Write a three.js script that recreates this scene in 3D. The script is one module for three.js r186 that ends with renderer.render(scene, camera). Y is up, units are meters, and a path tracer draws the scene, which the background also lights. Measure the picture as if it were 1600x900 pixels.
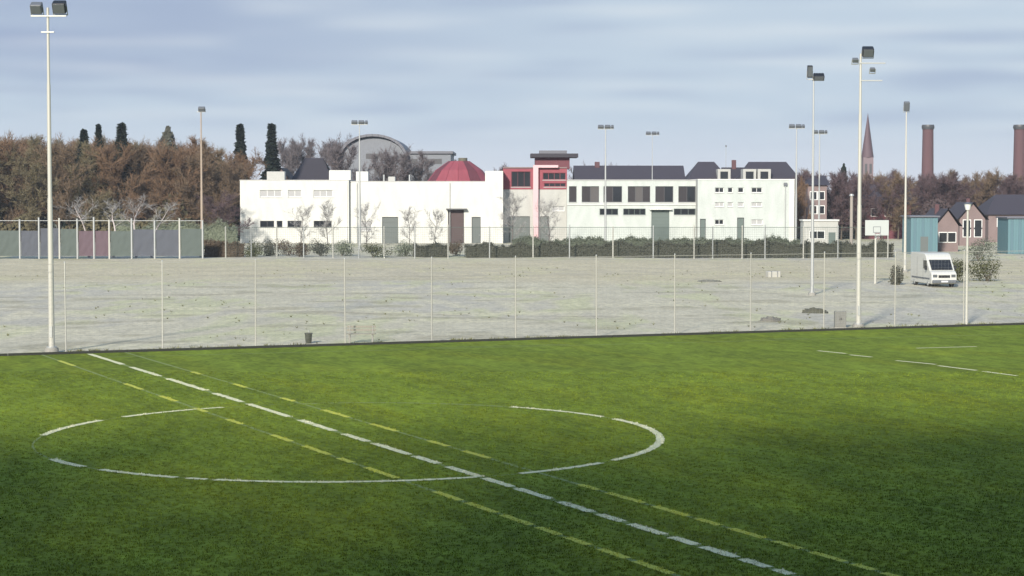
import * as THREE from 'three';
import { mergeGeometries } from 'three/addons/utils/BufferGeometryUtils.js';
import { RoundedBoxGeometry } from 'three/addons/geometries/RoundedBoxGeometry.js';
import { createNoise2D } from 'simplex-noise';

// ------------------------------------------------------------------ camera, sky, sun, exposure
const scene = new THREE.Scene();
const F = 3041, EYE = 7.27, PITCH = -Math.atan(150 / F);      // lens in pixels of a 1600 x 900 picture
const camera = new THREE.PerspectiveCamera(2 * Math.atan(450 / F) * 180 / Math.PI, 16 / 9, 0.5, 6000);
camera.position.set(0, EYE, 0);
camera.rotation.x = PITCH;
scene.add(camera);

const renderer = new THREE.WebGLRenderer({ antialias: true });
renderer.toneMapping = THREE.LinearToneMapping;
const EXPOSURE = 1.22;
renderer.toneMappingExposure = EXPOSURE;
renderer.shadowMap.enabled = true;

const SUN_EL = 23 * Math.PI / 180, SUN_AZ = 17 * Math.PI / 180;  // low, behind the camera, a little to the left
const sunDir = new THREE.Vector3(-Math.sin(SUN_AZ) * Math.cos(SUN_EL), Math.sin(SUN_EL), Math.cos(SUN_AZ) * Math.cos(SUN_EL));
const sun = new THREE.DirectionalLight(new THREE.Color(1, 0.93, 0.82), 5);
sun.position.copy(sunDir).multiplyScalar(260).add(new THREE.Vector3(0, 0, -130));
sun.target.position.set(0, 0, -130);
sun.castShadow = true; sun.shadow.radius = 8;
sun.shadow.mapSize.set(4096, 4096);
Object.assign(sun.shadow.camera, { left: -180, right: 180, top: 180, bottom: -180, near: 1, far: 700 });
scene.add(sun, sun.target);

function rng(seed) { let a = seed >>> 0; return () => { a = (a + 0x6D2B79F5) | 0; let t = Math.imul(a ^ (a >>> 15), 1 | a); t = (t + Math.imul(t ^ (t >>> 7), 61 | t)) ^ t; return ((t ^ (t >>> 14)) >>> 0) / 4294967296; }; }
const n2a = createNoise2D(rng(11)), n2b = createNoise2D(rng(27)), n2c = createNoise2D(rng(53));
const s2l = (v) => { v /= 255; return v <= 0.04045 ? v / 12.92 : Math.pow((v + 0.055) / 1.055, 2.4); };
const lin = (r, g, b) => [s2l(r), s2l(g), s2l(b)];
const mix = (a, b, t) => a + (b - a) * t;
const sstep = (a, b, x) => { const t = Math.min(1, Math.max(0, (x - a) / (b - a))); return t * t * (3 - 2 * t); };

{ // sky: pale blue air with long, thin sheets of cloud
  const W = 2048, H = 1024, data = new Float32Array(W * H * 4);
  const hor = lin(218, 224, 235), low = lin(197, 213, 228), mid = lin(150, 181, 215), top = lin(88, 130, 186);
  const cloudA = lin(222, 231, 238), cloudB = lin(160, 176, 205);
  for (let j = 0; j < H; j++) {
    const el = (j + 0.5) / H * 180 - 90, e = Math.max(0, el);
    for (let i = 0; i < W; i++) {
      const az = (i / W - 0.5) * 2 * Math.PI, cx = Math.cos(az), cz = Math.sin(az);
      const t1 = sstep(0, 2.6, e), t2 = sstep(2, 28, e), t3 = sstep(20, 80, e);
      // stretched noise, seamless round the horizon; flattened towards it as sheets of cloud are
      const q = 13 / (e + 7), u = cx * 3.2 * q * 1.3, v = cz * 3.2 * q * 1.3;
      const s1 = n2a(u * 1.1 + 5, v * 1.1 + e * 0.9), s2 = n2b(cx * 5 + e * 0.32, cz * 5 + e * 1.5), s3 = n2c(cx * 13 + 4, cz * 13 + e * 3.4);
      const wht = sstep(0.05, 0.95, 0.5 * s1 + 0.45 * s2 + 0.22 * s3 + 0.12) * 0.55 * sstep(0.4, 2.5, e);
      const gry = sstep(0.05, 0.9, -0.55 * s1 + 0.45 * n2c(cx * 4 + 9 + e * 0.5, cz * 4 + e * 1.1) + 0.2 * s3 + 0.05) * 0.6 * sstep(0.8, 3, e);
      const bank = cz < 0 ? sstep(0.08, -0.2, cx + 0.05 * s2) * sstep(-0.75, -0.4, cx) * sstep(1.8, 4.2, e + 0.8 * s3) * sstep(15, 8, e) * (0.8 + 0.25 * s2) : 0;   // grey bank, upper left
      const k = (j * W + i) * 4;
      for (let c = 0; c < 3; c++) {
        let v0 = mix(mix(mix(hor[c], low[c], t1), mid[c], t2), top[c], t3);
        v0 = mix(v0, cloudB[c], Math.max(gry, bank)); v0 = mix(v0, cloudA[c], wht);
        data[k + c] = v0 / EXPOSURE;
      }
      data[k + 3] = 1;
    }
  }
  const sky = new THREE.DataTexture(data, W, H, THREE.RGBAFormat, THREE.FloatType);
  sky.mapping = THREE.EquirectangularReflectionMapping; sky.colorSpace = THREE.LinearSRGBColorSpace;
  sky.magFilter = THREE.LinearFilter; sky.minFilter = THREE.LinearFilter; sky.needsUpdate = true;
  scene.background = sky; scene.environment = sky;
}
scene.fog = new THREE.FogExp2(new THREE.Color(0.72, 0.8, 0.9), 0.0002);

// ------------------------------------------------------------------ helpers
const CP = Math.cos(PITCH), SP = Math.sin(PITCH);
function ray(px, py) { const x = (px - 800) / F, y = -(py - 450) / F; return [x, y * CP + SP, y * SP - CP]; }
function at(px, py, depth) { const [x, y, z] = ray(px, py), k = depth / -z; return new THREE.Vector3(x * k, EYE + y * k, -depth); }
function ground(px, py) { const [x, y, z] = ray(px, py), k = EYE / -y; return new THREE.Vector3(x * k, 0, z * k); }
function toPixel(x, y, z) { const Y = y - EYE, yc = Y * CP + z * SP, zc = -Y * SP + z * CP; return [800 + F * x / -zc, 450 - F * yc / -zc]; }
const X = (px, d) => at(px, 300, d).x, Yat = (py, d) => at(800, py, d).y;

const used = {};
function numbered(n) { const k = used[n] = (used[n] ?? -1) + 1; return k ? `${n}_${String(k).padStart(3, '0')}` : n; }
function shade(o) { o.castShadow = true; o.receiveShadow = true; return o; }
function thing(name, label, category, pos = [0, 0, 0], turn = 0, group) {
  const g = new THREE.Group(); g.name = numbered(name); g.position.set(...pos); g.rotation.y = turn;
  g.userData = { label, category }; if (group) g.userData.group = group;
  scene.add(g); return g;
}
function part(name, geo, mat, parent, pos) {
  const m = shade(new THREE.Mesh(Array.isArray(geo) ? merge(geo) : geo, mat)); m.name = name; if (pos) m.position.set(...pos);
  parent.add(m); return m;
}
function single(name, label, category, geo, mat, pos, group) {
  const m = part(numbered(name), geo, mat, scene, pos); m.userData = { label, category }; if (group) m.userData.group = group; return m;
}
function struct(name, geo, mat, pos) { const m = part(name, geo, mat, scene, pos); m.userData.kind = 'structure'; return m; }
function copy(src, label, pos, turn = 0, scale = 1) {
  const c = src.clone(); c.name = numbered(src.name.replace(/_\d{3}$/, '')); c.position.set(...pos); c.rotation.y = turn;
  if (typeof scale === 'number') c.scale.setScalar(scale); else c.scale.set(...scale);
  c.userData = { ...src.userData, label: label ?? src.userData.label }; scene.add(c); return c;
}
const merge = (l) => l.length === 1 ? l[0] : mergeGeometries(l.map((g) => { const o = g.index ? g.toNonIndexed() : g; for (const k of Object.keys(o.attributes)) if (!['position', 'normal', 'uv'].includes(k)) o.deleteAttribute(k); return o; }));
function box(x0, x1, y0, y1, z0, z1) { const g = new THREE.BoxGeometry(x1 - x0, y1 - y0, z1 - z0); g.translate((x0 + x1) / 2, (y0 + y1) / 2, (z0 + z1) / 2); return g; }
function rbox(w, h, d, r, x = 0, y = 0, z = 0) { const g = new RoundedBoxGeometry(w, h, d, 2, r); g.translate(x, y, z); return g; }
function bar(a, b, r0, r1 = r0, sides = 8) {
  const A = new THREE.Vector3(...a), B = new THREE.Vector3(...b), d = B.clone().sub(A), L = d.length();
  const g = new THREE.CylinderGeometry(r1, r0, L, sides); g.translate(0, L / 2, 0);
  g.applyQuaternion(new THREE.Quaternion().setFromUnitVectors(new THREE.Vector3(0, 1, 0), d.divideScalar(L))); g.translate(A.x, A.y, A.z); return g;
}
function soup(pos, nor) { const g = new THREE.BufferGeometry(); g.setAttribute('position', new THREE.Float32BufferAttribute(pos, 3)); if (nor) g.setAttribute('normal', new THREE.Float32BufferAttribute(nor, 3)); else g.computeVertexNormals(); return g; }
function tex(n, fn, rep, srgb = true) {          // fn(u, v) -> [r, g, b] 0..255
  const d = new Uint8Array(n * n * 4);
  for (let j = 0; j < n; j++) for (let i = 0; i < n; i++) { const c = fn(i / n, j / n, i, j), k = (j * n + i) * 4; for (let q = 0; q < 3; q++) d[k + q] = Math.max(0, Math.min(255, c[q])); d[k + 3] = 255; }
  const t = new THREE.DataTexture(d, n, n, THREE.RGBAFormat); t.wrapS = t.wrapT = THREE.RepeatWrapping; t.magFilter = THREE.LinearFilter; t.minFilter = THREE.LinearMipmapLinearFilter; t.generateMipmaps = true;
  if (srgb) t.colorSpace = THREE.SRGBColorSpace; if (rep) t.repeat.set(...rep); t.needsUpdate = true; return t;
}
const rgb = (r, g, b) => new THREE.Color().setRGB(r, g, b);
const std = (r, g, b, rough = 0.8, o = {}) => new THREE.MeshStandardMaterial({ color: rgb(r, g, b), roughness: rough, ...o });
const R0 = rng(4);
const grain = (() => { const r = rng(5); return tex(256, () => { const v = 215 + r() * 40; return [v, v, v]; }); })();
function uvMetres(geo, s = 1) {      // box-projected uv in metres
  const p = geo.attributes.position, n = geo.attributes.normal, uv = new Float32Array(p.count * 2);
  for (let i = 0; i < p.count; i++) {
    const ax = Math.abs(n.getX(i)), ay = Math.abs(n.getY(i)), az = Math.abs(n.getZ(i));
    const [a, b] = ay > ax && ay > az ? [p.getX(i), p.getZ(i)] : ax > az ? [p.getZ(i), p.getY(i)] : [p.getX(i), p.getY(i)];
    uv[2 * i] = a * s; uv[2 * i + 1] = b * s;
  }
  geo.setAttribute('uv', new THREE.BufferAttribute(uv, 2)); return geo;
}
// weathered render: blotches and thin run marks, one tile = 16 m
const stucco = (() => { const r = rng(91); return tex(1024, (u, v) => {
  const a = n2a(Math.cos(u * 6.283) * 2, Math.sin(u * 6.283) * 2 + v * 5), b = n2b(u * 60, v * 60), c = n2c(u * 90, v * 4);
  const k = 236 + 7 * a + 5 * b + 6 * Math.min(0, c + 0.3) + (r() - 0.5) * 14; return [k, k, k * 0.985]; }); })();
const M = {
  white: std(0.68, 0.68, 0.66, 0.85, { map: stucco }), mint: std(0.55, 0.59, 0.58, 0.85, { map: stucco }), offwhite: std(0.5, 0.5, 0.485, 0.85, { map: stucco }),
  red: std(0.3, 0.065, 0.09, 0.7, { map: stucco }), redDark: std(0.15, 0.04, 0.055, 0.7, { map: stucco }), pink: std(0.62, 0.4, 0.42, 0.7),
  slate: std(0.055, 0.048, 0.062, 0.75, { map: grain }), darkRoof: std(0.045, 0.04, 0.05, 0.8, { map: grain }), greyClad: std(0.2, 0.215, 0.245, 0.55, { map: grain }), greyRoof: std(0.15, 0.152, 0.178, 0.5, { map: grain }),
  frame: std(0.72, 0.72, 0.7, 0.5), frameDark: std(0.06, 0.06, 0.065, 0.5), sill: std(0.45, 0.45, 0.44, 0.7),
  glass: new THREE.MeshPhysicalMaterial({ color: rgb(0.02, 0.022, 0.026), roughness: 0.06, specularIntensity: 1 }),
  glassB: new THREE.MeshPhysicalMaterial({ color: rgb(0.045, 0.04, 0.042), roughness: 0.12 }), glassC: new THREE.MeshPhysicalMaterial({ color: rgb(0.1, 0.092, 0.09), roughness: 0.2 }),
  blind: std(0.36, 0.36, 0.36, 0.75), doorGrey: std(0.11, 0.125, 0.12, 0.6), doorBrown: std(0.06, 0.035, 0.035, 0.6), doorGreen: std(0.1, 0.13, 0.12, 0.6),
  polePale: std(0.48, 0.47, 0.42, 0.45, { metalness: 0.1 }), galv: std(0.42, 0.43, 0.42, 0.45, { metalness: 0.35 }), lampBlack: std(0.012, 0.014, 0.018, 0.5), lampGrey: std(0.12, 0.13, 0.145, 0.5),
  lens: new THREE.MeshPhysicalMaterial({ color: rgb(0.1, 0.11, 0.12), roughness: 0.08 }),
  concrete: std(0.34, 0.33, 0.3, 0.9, { map: grain }), rubber: std(0.03, 0.032, 0.026, 0.95), brick: std(0.13, 0.065, 0.07, 0.9, { map: grain }), wood: std(0.32, 0.3, 0.25, 0.85, { map: grain }),
  pinkHouse: std(0.24, 0.18, 0.18, 0.85, { map: stucco }), cream: std(0.36, 0.32, 0.29, 0.85, { map: stucco }), teal: std(0.1, 0.19, 0.215, 0.6), vanWhite: new THREE.MeshPhysicalMaterial({ color: rgb(0.55, 0.55, 0.51), roughness: 0.4, clearcoat: 0.6, clearcoatRoughness: 0.1 }), black: std(0.015, 0.015, 0.016, 0.8),
  bark: std(0.1, 0.078, 0.06, 0.95), barkGrey: std(0.13, 0.115, 0.11, 0.95), birch: std(0.5, 0.44, 0.42, 0.85),
  fencePost: std(0.4, 0.39, 0.34, 0.6),
  screenGrey: std(0.085, 0.092, 0.11, 0.9), screenMaroon: std(0.115, 0.08, 0.095, 0.9), screenGreen: std(0.09, 0.11, 0.1, 0.9), meshGreen: std(0.09, 0.12, 0.1, 0.7),
};
const twig = (r, g, b) => std(r, g, b, 0.95, { side: THREE.DoubleSide });
const leafMat = (r, g, b) => new THREE.MeshPhysicalMaterial({ color: rgb(r, g, b), roughness: 1, specularIntensity: 0.15, side: THREE.DoubleSide });
const TW = { brown: twig(0.155, 0.108, 0.068), olive: twig(0.155, 0.13, 0.075), rust: twig(0.17, 0.105, 0.062), grey: twig(0.135, 0.115, 0.12), plum: twig(0.1, 0.066, 0.07), pale: twig(0.3, 0.29, 0.28) };
const LF = { dark: leafMat(0.02, 0.028, 0.022), hedge: leafMat(0.095, 0.096, 0.075), olive: leafMat(0.085, 0.09, 0.045), green: leafMat(0.12, 0.135, 0.1), brown: leafMat(0.11, 0.085, 0.062), sage: leafMat(0.16, 0.18, 0.13) };

// ------------------------------------------------------------------ ground, yard, turf and its markings
const CEN = new THREE.Vector2(-4.78, -57.4), TH = -25.7 * Math.PI / 180;
const DIR = new THREE.Vector2(Math.sin(TH), -Math.cos(TH)), NOR = new THREE.Vector2(Math.cos(TH), Math.sin(TH));
const PT = (along, off) => new THREE.Vector2(CEN.x + DIR.x * along + NOR.x * off, CEN.y + DIR.y * along + NOR.y * off);   // pitch coordinates -> (x, z)
const edgeA = ground(140, 553.5), edgeB = ground(1340, 516.5);
const edgeZ = (x) => edgeA.z + (edgeB.z - edgeA.z) / (edgeB.x - edgeA.x) * (x - edgeA.x);

{
  const g = new THREE.PlaneGeometry(2600, 2600, 1, 1); g.rotateX(-Math.PI / 2);
  const t = tex(512, (u, v) => { const a = n2a(u * 9, v * 9), b = n2b(u * 40, v * 40), c = n2c(u * 120, v * 120); return [118 + 14 * a + 8 * b + 8 * c, 118 + 12 * a + 8 * b + 8 * c, 92 + 8 * a + 8 * b + 8 * c]; }, [65, 65]);
  struct('ground', g, new THREE.MeshStandardMaterial({ map: t, roughness: 1 }), [0, -0.12, 0]);
}
const yardH = (x, z) => { // gentle lumps in the loose gravel
  const w = sstep(0, 6, edgeZ(x) - 1 - z); return 0.02 + w * (0.1 * n2a(x * 0.035, z * 0.035) + 0.05 * n2b(x * 0.16, z * 0.16) + 0.018 * n2c(x * 0.7, z * 0.7)) * 0.7;
};
{
  const nx = 300, nz = 320, x0 = -95, x1 = 115, zF = -300, pos = [], uv = [], idx = [];
  for (let j = 0; j <= nz; j++) for (let i = 0; i <= nx; i++) {
    const x = mix(x0, x1, i / nx), zn = edgeZ(x) + 0.05, z = mix(zn, zF, Math.pow(j / nz, 1.25));
    pos.push(x, yardH(x, z), z); uv.push((x - x0) / (x1 - x0), (z - zF) / 240);
  }
  for (let j = 0; j < nz; j++) for (let i = 0; i < nx; i++) { const a = j * (nx + 1) + i, b = a + 1, c = a + nx + 1, d = c + 1; idx.push(a, b, c, b, d, c); }
  const g = new THREE.BufferGeometry(); g.setAttribute('position', new THREE.Float32BufferAttribute(pos, 3)); g.setAttribute('uv', new THREE.Float32BufferAttribute(uv, 2)); g.setIndex(idx); g.computeVertexNormals();
  const r = rng(77);
  const t = tex(2048, (u, v) => {
    const x = x0 + u * (x1 - x0), z = zF + v * 240;
    const a = n2a(x * 0.03 + 3, z * 0.02), b = n2b(x * 0.09, z * 0.035 + 8), c = n2c(x * 0.35, z * 0.12), d = n2a(x * 1.3, z * 0.6), e = r() - 0.5;
    const moss = sstep(0.05, 0.55, b * 0.7 + c * 0.5), clay = sstep(0.1, 0.7, a * 0.8 - c * 0.45), pale = sstep(0.25, 0.75, n2c(x * 0.05 + 20, z * 0.11) * 0.8 + d * 0.25), wet = sstep(0.42, 0.8, n2b(x * 0.06 + 40, z * 0.14) + 0.35 * c);
    let R = 190, G = 184, B = 163;
    R = mix(R, 182, moss * 0.7); G = mix(G, 182, moss * 0.7); B = mix(B, 146, moss * 0.7);
    R = mix(R, 180, clay * 0.7); G = mix(G, 176, clay * 0.7); B = mix(B, 165, clay * 0.7);
    R = mix(R, 200, pale * 0.6); G = mix(G, 194, pale * 0.6); B = mix(B, 166, pale * 0.6);
    R = mix(R, 150, wet * 0.5); G = mix(G, 144, wet * 0.5); B = mix(B, 124, wet * 0.5);
    const tan = sstep(-150, -165, z + 5 * a + 2 * c) * sstep(-216, -200, z), track = Math.max(...[[-118, 0.16, 0, 6], [-140, -0.12, 30, 9], [-168, 0.07, -10, 5]].map(([z0, m, o, w]) => { const q = z - z0 - m * (x - o) - w * n2a(x * 0.018 + z0, 0.5); return Math.max(Math.exp(-q * q * 5), Math.exp(-(q - 1.7) * (q - 1.7) * 5)); })) * sstep(-0.35, 0.3, n2b(x * 0.12, z * 0.3));
    R = mix(R, 190, tan * 0.6); G = mix(G, 179, tan * 0.6); B = mix(B, 150, tan * 0.6);
    R = mix(R, 158, track * 0.55); G = mix(G, 150, track * 0.55); B = mix(B, 134, track * 0.55);
    const peb = e > 0.485 ? 0.72 : e < -0.485 ? 1.18 : 1, k = (1 + 0.04 * d + 0.16 * e + 0.03 * c) * peb; return [R * k, G * k, B * k];
  });
  t.wrapS = t.wrapT = THREE.ClampToEdgeWrapping;
  struct('gravel_yard', g, new THREE.MeshPhysicalMaterial({ map: t, roughness: 1, specularIntensity: 0.2 }));
}
// paint: which stretches of line are still bright (the rest is worn thin)
const dashesHalf = [[140, 192], [205, 250], [262, 322], [335, 378], [388, 452], [468, 522], [537, 575], [585, 640], [648, 685], [700, 750], [757, 800], [808, 860], [875, 925], [937, 973], [985, 1037], [1050, 1088], [1098, 1150], [1160, 1200], [1212, 1236], [1250, 1300], [1312, 1350], [1362, 1410]];
const dashesLeft = [[92, 116], [195, 222], [250, 275], [305, 322], [355, 378], [425, 455], [475, 515], [530, 550], [572, 620], [680, 720], [730, 775], [785, 830], [840, 875], [885, 920], [938, 980], [993, 1050], [1066, 1110], [1125, 1170]];
const dashesRight = [[300, 314], [365, 385], [440, 460], [505, 545], [580, 620], [670, 700], [725, 765], [905, 935], [950, 1005], [1022, 1075], [1090, 1125], [1142, 1195], [1210, 1252], [1268, 1320], [1333, 1365], [1380, 1425], [1440, 1480]];
const paintMix = (seed, a, b, k) => tex(256, ((r) => (u, v) => { const w = sstep(-0.2, 0.9, n2a(u * 30 + seed, v * 30) + 0.7 * n2b(u * 90, v * 90 + seed)) * k; const q = 0.92 + r() * 0.16; return [mix(a[0], b[0], w) * q, mix(a[1], b[1], w) * q, mix(a[2], b[2], w) * q]; })(rng(seed)));
const turfSRGB = [98, 116, 48];
const paintWhite = new THREE.MeshStandardMaterial({ map: paintMix(1, [226, 223, 186], turfSRGB, 0.45), roughness: 0.95 });
const paintYellow = new THREE.MeshStandardMaterial({ map: paintMix(2, [196, 196, 74], turfSRGB, 0.6), roughness: 0.95 });
const paintWorn = new THREE.MeshStandardMaterial({ map: paintMix(3, [126, 140, 82], turfSRGB, 0.95), roughness: 0.95 });
const TURF_Y = 0.04, marks = [];                                       // marks: [along0, along1, off, halfWidth, colour] for the tufts
function strip(pts, w, y) {                                          // flat ribbon along (x, z) points
  const pos = [], uv = [], idx = []; let L = 0;
  pts.forEach((p, i) => {
    const a = pts[Math.max(0, i - 1)], b = pts[Math.min(pts.length - 1, i + 1)], tx = b.x - a.x, tz = b.y - a.y, l = Math.hypot(tx, tz) || 1;
    if (i) L += p.distanceTo(pts[i - 1]);
    const ww = w * (1 + 0.14 * n2c(p.x * 2.1, p.y * 2.1) + 0.14 * n2a(p.x * 9, p.y * 9));
    pos.push(p.x - tz / l * ww / 2, y, p.y + tx / l * ww / 2, p.x + tz / l * ww / 2, y, p.y - tx / l * ww / 2); uv.push(L, 0, L, w);
    if (i) { const k = i * 2; idx.push(k - 2, k - 1, k, k - 1, k + 1, k); }
  });
  const g = new THREE.BufferGeometry(); g.setAttribute('position', new THREE.Float32BufferAttribute(pos, 3)); g.setAttribute('uv', new THREE.Float32BufferAttribute(uv, 2)); g.setIndex(idx); g.computeVertexNormals();
  if (g.attributes.normal.getY(0) < 0) { const ix = g.index.array; for (let i = 0; i < ix.length; i += 3) { const q = ix[i]; ix[i] = ix[i + 1]; ix[i + 1] = q; } g.computeVertexNormals(); }
  return g;
}
const lineGroup = (name) => { const g = new THREE.Group(); g.name = name; g.userData.kind = 'structure'; scene.add(g); return g; };
const seg = (a, b, n = 16) => Array.from({ length: n + 1 }, (_, i) => a.clone().lerp(b, i / n));
function straightLine(name, off, dashes, mat, w, tone) {
  const g = lineGroup(name);
  const alongOf = (px) => { let lo = -36, hi = 40; for (let i = 0; i < 50; i++) { const m = (lo + hi) / 2, p = PT(m, off); (toPixel(p.x, 0, p.y)[0] > px ? (lo = m) : (hi = m)); } return lo; };
  part('worn_line', strip(seg(PT(-34, off), PT(33.2, off), 60), w * 0.6, TURF_Y + 0.004), paintWorn, g);
  for (const [a, b] of dashes) { const s0 = alongOf(a), s1 = alongOf(b); part('dash', strip(seg(PT(s0, off), PT(s1, off)), w, TURF_Y + 0.008), mat, g); marks.push([Math.min(s0, s1), Math.max(s0, s1), off, w / 2, tone]); }
  return g;
}
straightLine('halfway_line', 0, dashesHalf, paintWhite, 0.25, 0);
straightLine('yellow_line', -2.0, dashesLeft, paintYellow, 0.21, 1);
straightLine('yellow_line_001', 1.67, dashesRight, paintYellow, 0.21, 1);
const circleTone = [];
{
  const g = lineGroup('centre_circle_line'), N = 720, bright = [];
  const low = [[80, 132], [155, 276], [292, 322], [335, 742], [810, 938], [955, 1040]], up = [[62, 160], [195, 312], [318, 352], [800, 942], [960, 1016], [1003, 1040]], faint = [[470, 790]];
  const cp = (i, r = 9.15) => new THREE.Vector2(CEN.x + r * Math.cos(i / N * 2 * Math.PI), CEN.y - r * Math.sin(i / N * 2 * Math.PI));
  for (let i = 0; i < N; i++) { const p = cp(i), [px, py] = toPixel(p.x, 0, p.y), list = p.y < CEN.y - 0.2 || (p.y < CEN.y + 1.4 && px > 900) ? up : low; bright.push(list.some(([a, b]) => px >= a && px <= b) ? 1 : faint.some(([a, b]) => p.y < CEN.y && px > a && px < b) ? 0.4 : 0); }
  part('worn_line', strip(Array.from({ length: N + 1 }, (_, i) => cp(i)), 0.07, TURF_Y + 0.004), paintWorn, g);
  for (let i = 0; i < N;) { if (bright[i] !== 1) { i++; continue; } let j = i; while (j < N && bright[j] === 1) j++; part('arc', strip(Array.from({ length: j - i + 1 }, (_, k) => cp(i + k)), 0.24, TURF_Y + 0.008), paintWhite, g); i = j; }
  for (let i = 0; i < N;) { if (bright[i] !== 0.4) { i++; continue; } let j = i; while (j < N && bright[j] === 0.4) j++; part('faded_arc', strip(Array.from({ length: j - i + 1 }, (_, k) => cp(i + k)), 0.2, TURF_Y + 0.006), paintWorn, g); i = j; }
  circleTone.push(...bright);
}
{ // far touchline and the penalty area marks towards the right
  const g = lineGroup('touchline');
  const tp = (px, py) => { const p = ground(px, py); return new THREE.Vector2(p.x, p.z); };
  part('worn_line', strip(seg(tp(150, 560), tp(1600, 523), 40), 0.1, TURF_Y + 0.004), paintWorn, g);
  part('dash', strip(seg(tp(640, 545.5), tp(890, 539.5), 10), 0.14, TURF_Y + 0.008), paintWorn, g);
  part('dash', strip(seg(tp(1190, 531.5), tp(1262, 530), 6), 0.14, TURF_Y + 0.008), paintWorn, g);
  const b = lineGroup('penalty_area_line');
  for (const [x0, y0, x1, y1] of [[1278, 549.5, 1322, 554], [1328, 556, 1362, 559.5], [1400, 565, 1462, 571], [1466, 573, 1526, 580.5], [1536, 582, 1590, 589]]) part('dash', strip(seg(tp(x0, y0), tp(x1, y1)), 0.2, TURF_Y + 0.008), paintWhite, b);
  part('dash', strip(seg(tp(1432, 545.5), tp(1526, 543), 6), 0.18, TURF_Y + 0.008), paintWhite, b);
}
let turfMatter;
{
  const x0 = -90, x1 = 90, z0 = -132, z1 = -10;
  const sh = [[x0, z1], [x1, z1], [x1, edgeZ(x1)], [x0, edgeZ(x0)]];
  const pos = [], uv = [];
  for (const [a, b, c] of [[0, 1, 2], [0, 2, 3]]) for (const i of [a, b, c]) { pos.push(sh[i][0], TURF_Y, sh[i][1]); uv.push((sh[i][0] - x0) / (x1 - x0), (sh[i][1] - z0) / (z1 - z0)); }
  const g = soup(pos, pos.map((_, i) => i % 3 === 1 ? 1 : 0)); g.setAttribute('uv', new THREE.Float32BufferAttribute(uv, 2));
  const r = rng(123);
  // fibre lean follows the way the carpet was laid and brushed; infill and crumbs darken some of it
  turfMatter = (x, z) => {
    const al = (x - CEN.x) * DIR.x + (z - CEN.y) * DIR.y, of = (x - CEN.x) * NOR.x + (z - CEN.y) * NOR.y;
    const a = n2a(al * 0.05, of * 0.16), b = n2b(al * 0.14, of * 0.6), c = n2c(x * 0.9, z * 0.45), d = n2a(al * 0.8, of * 3.1);
    const roll = n2c(Math.floor(of / 3.66) * 7.3, 2.5);
    return { v: 1 + 0.05 * a + 0.06 * b + 0.06 * c + 0.09 * d + 0.035 * roll, yel: sstep(0, 0.8, n2b(al * 0.07 + 30, of * 0.25) + 0.3 * b), dark: sstep(0.35, 0.85, n2c(al * 0.11 + 12, of * 0.34) + 0.4 * b) };
  };
  const t = tex(2048, (u, v) => {
    const m = turfMatter(x0 + u * (x1 - x0), z0 + v * (z1 - z0)), k = m.v + (r() - 0.5) * 0.26;
    return [mix(mix(108, 111, m.yel), 90, m.dark * 0.45) * k, mix(mix(124, 124, m.yel), 106, m.dark * 0.45) * k, mix(mix(45, 42, m.yel), 37, m.dark * 0.45) * k];
  });
  t.wrapS = t.wrapT = THREE.ClampToEdgeWrapping;
  struct('artificial_turf', g, new THREE.MeshPhysicalMaterial({ map: t, roughness: 1, specularIntensity: 0.15 }));
}
{ // rubber kerb along the far edge of the carpet
  const k = lineGroup('turf_kerb');
  const n = 46; for (let i = 0; i < n; i++) { const xa = mix(-52, 62, i / n), xb = mix(-52, 62, (i + 1) / n) - 0.02, za = edgeZ(xa), zb = edgeZ(xb); const b = part('kerb_stone', rbox(Math.hypot(xb - xa, zb - za), 0.17, 0.12, 0.015), M.rubber, k, [(xa + xb) / 2, 0.065, (za + zb) / 2]); b.rotation.y = -Math.atan2(zb - za, xb - xa); }
}
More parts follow.
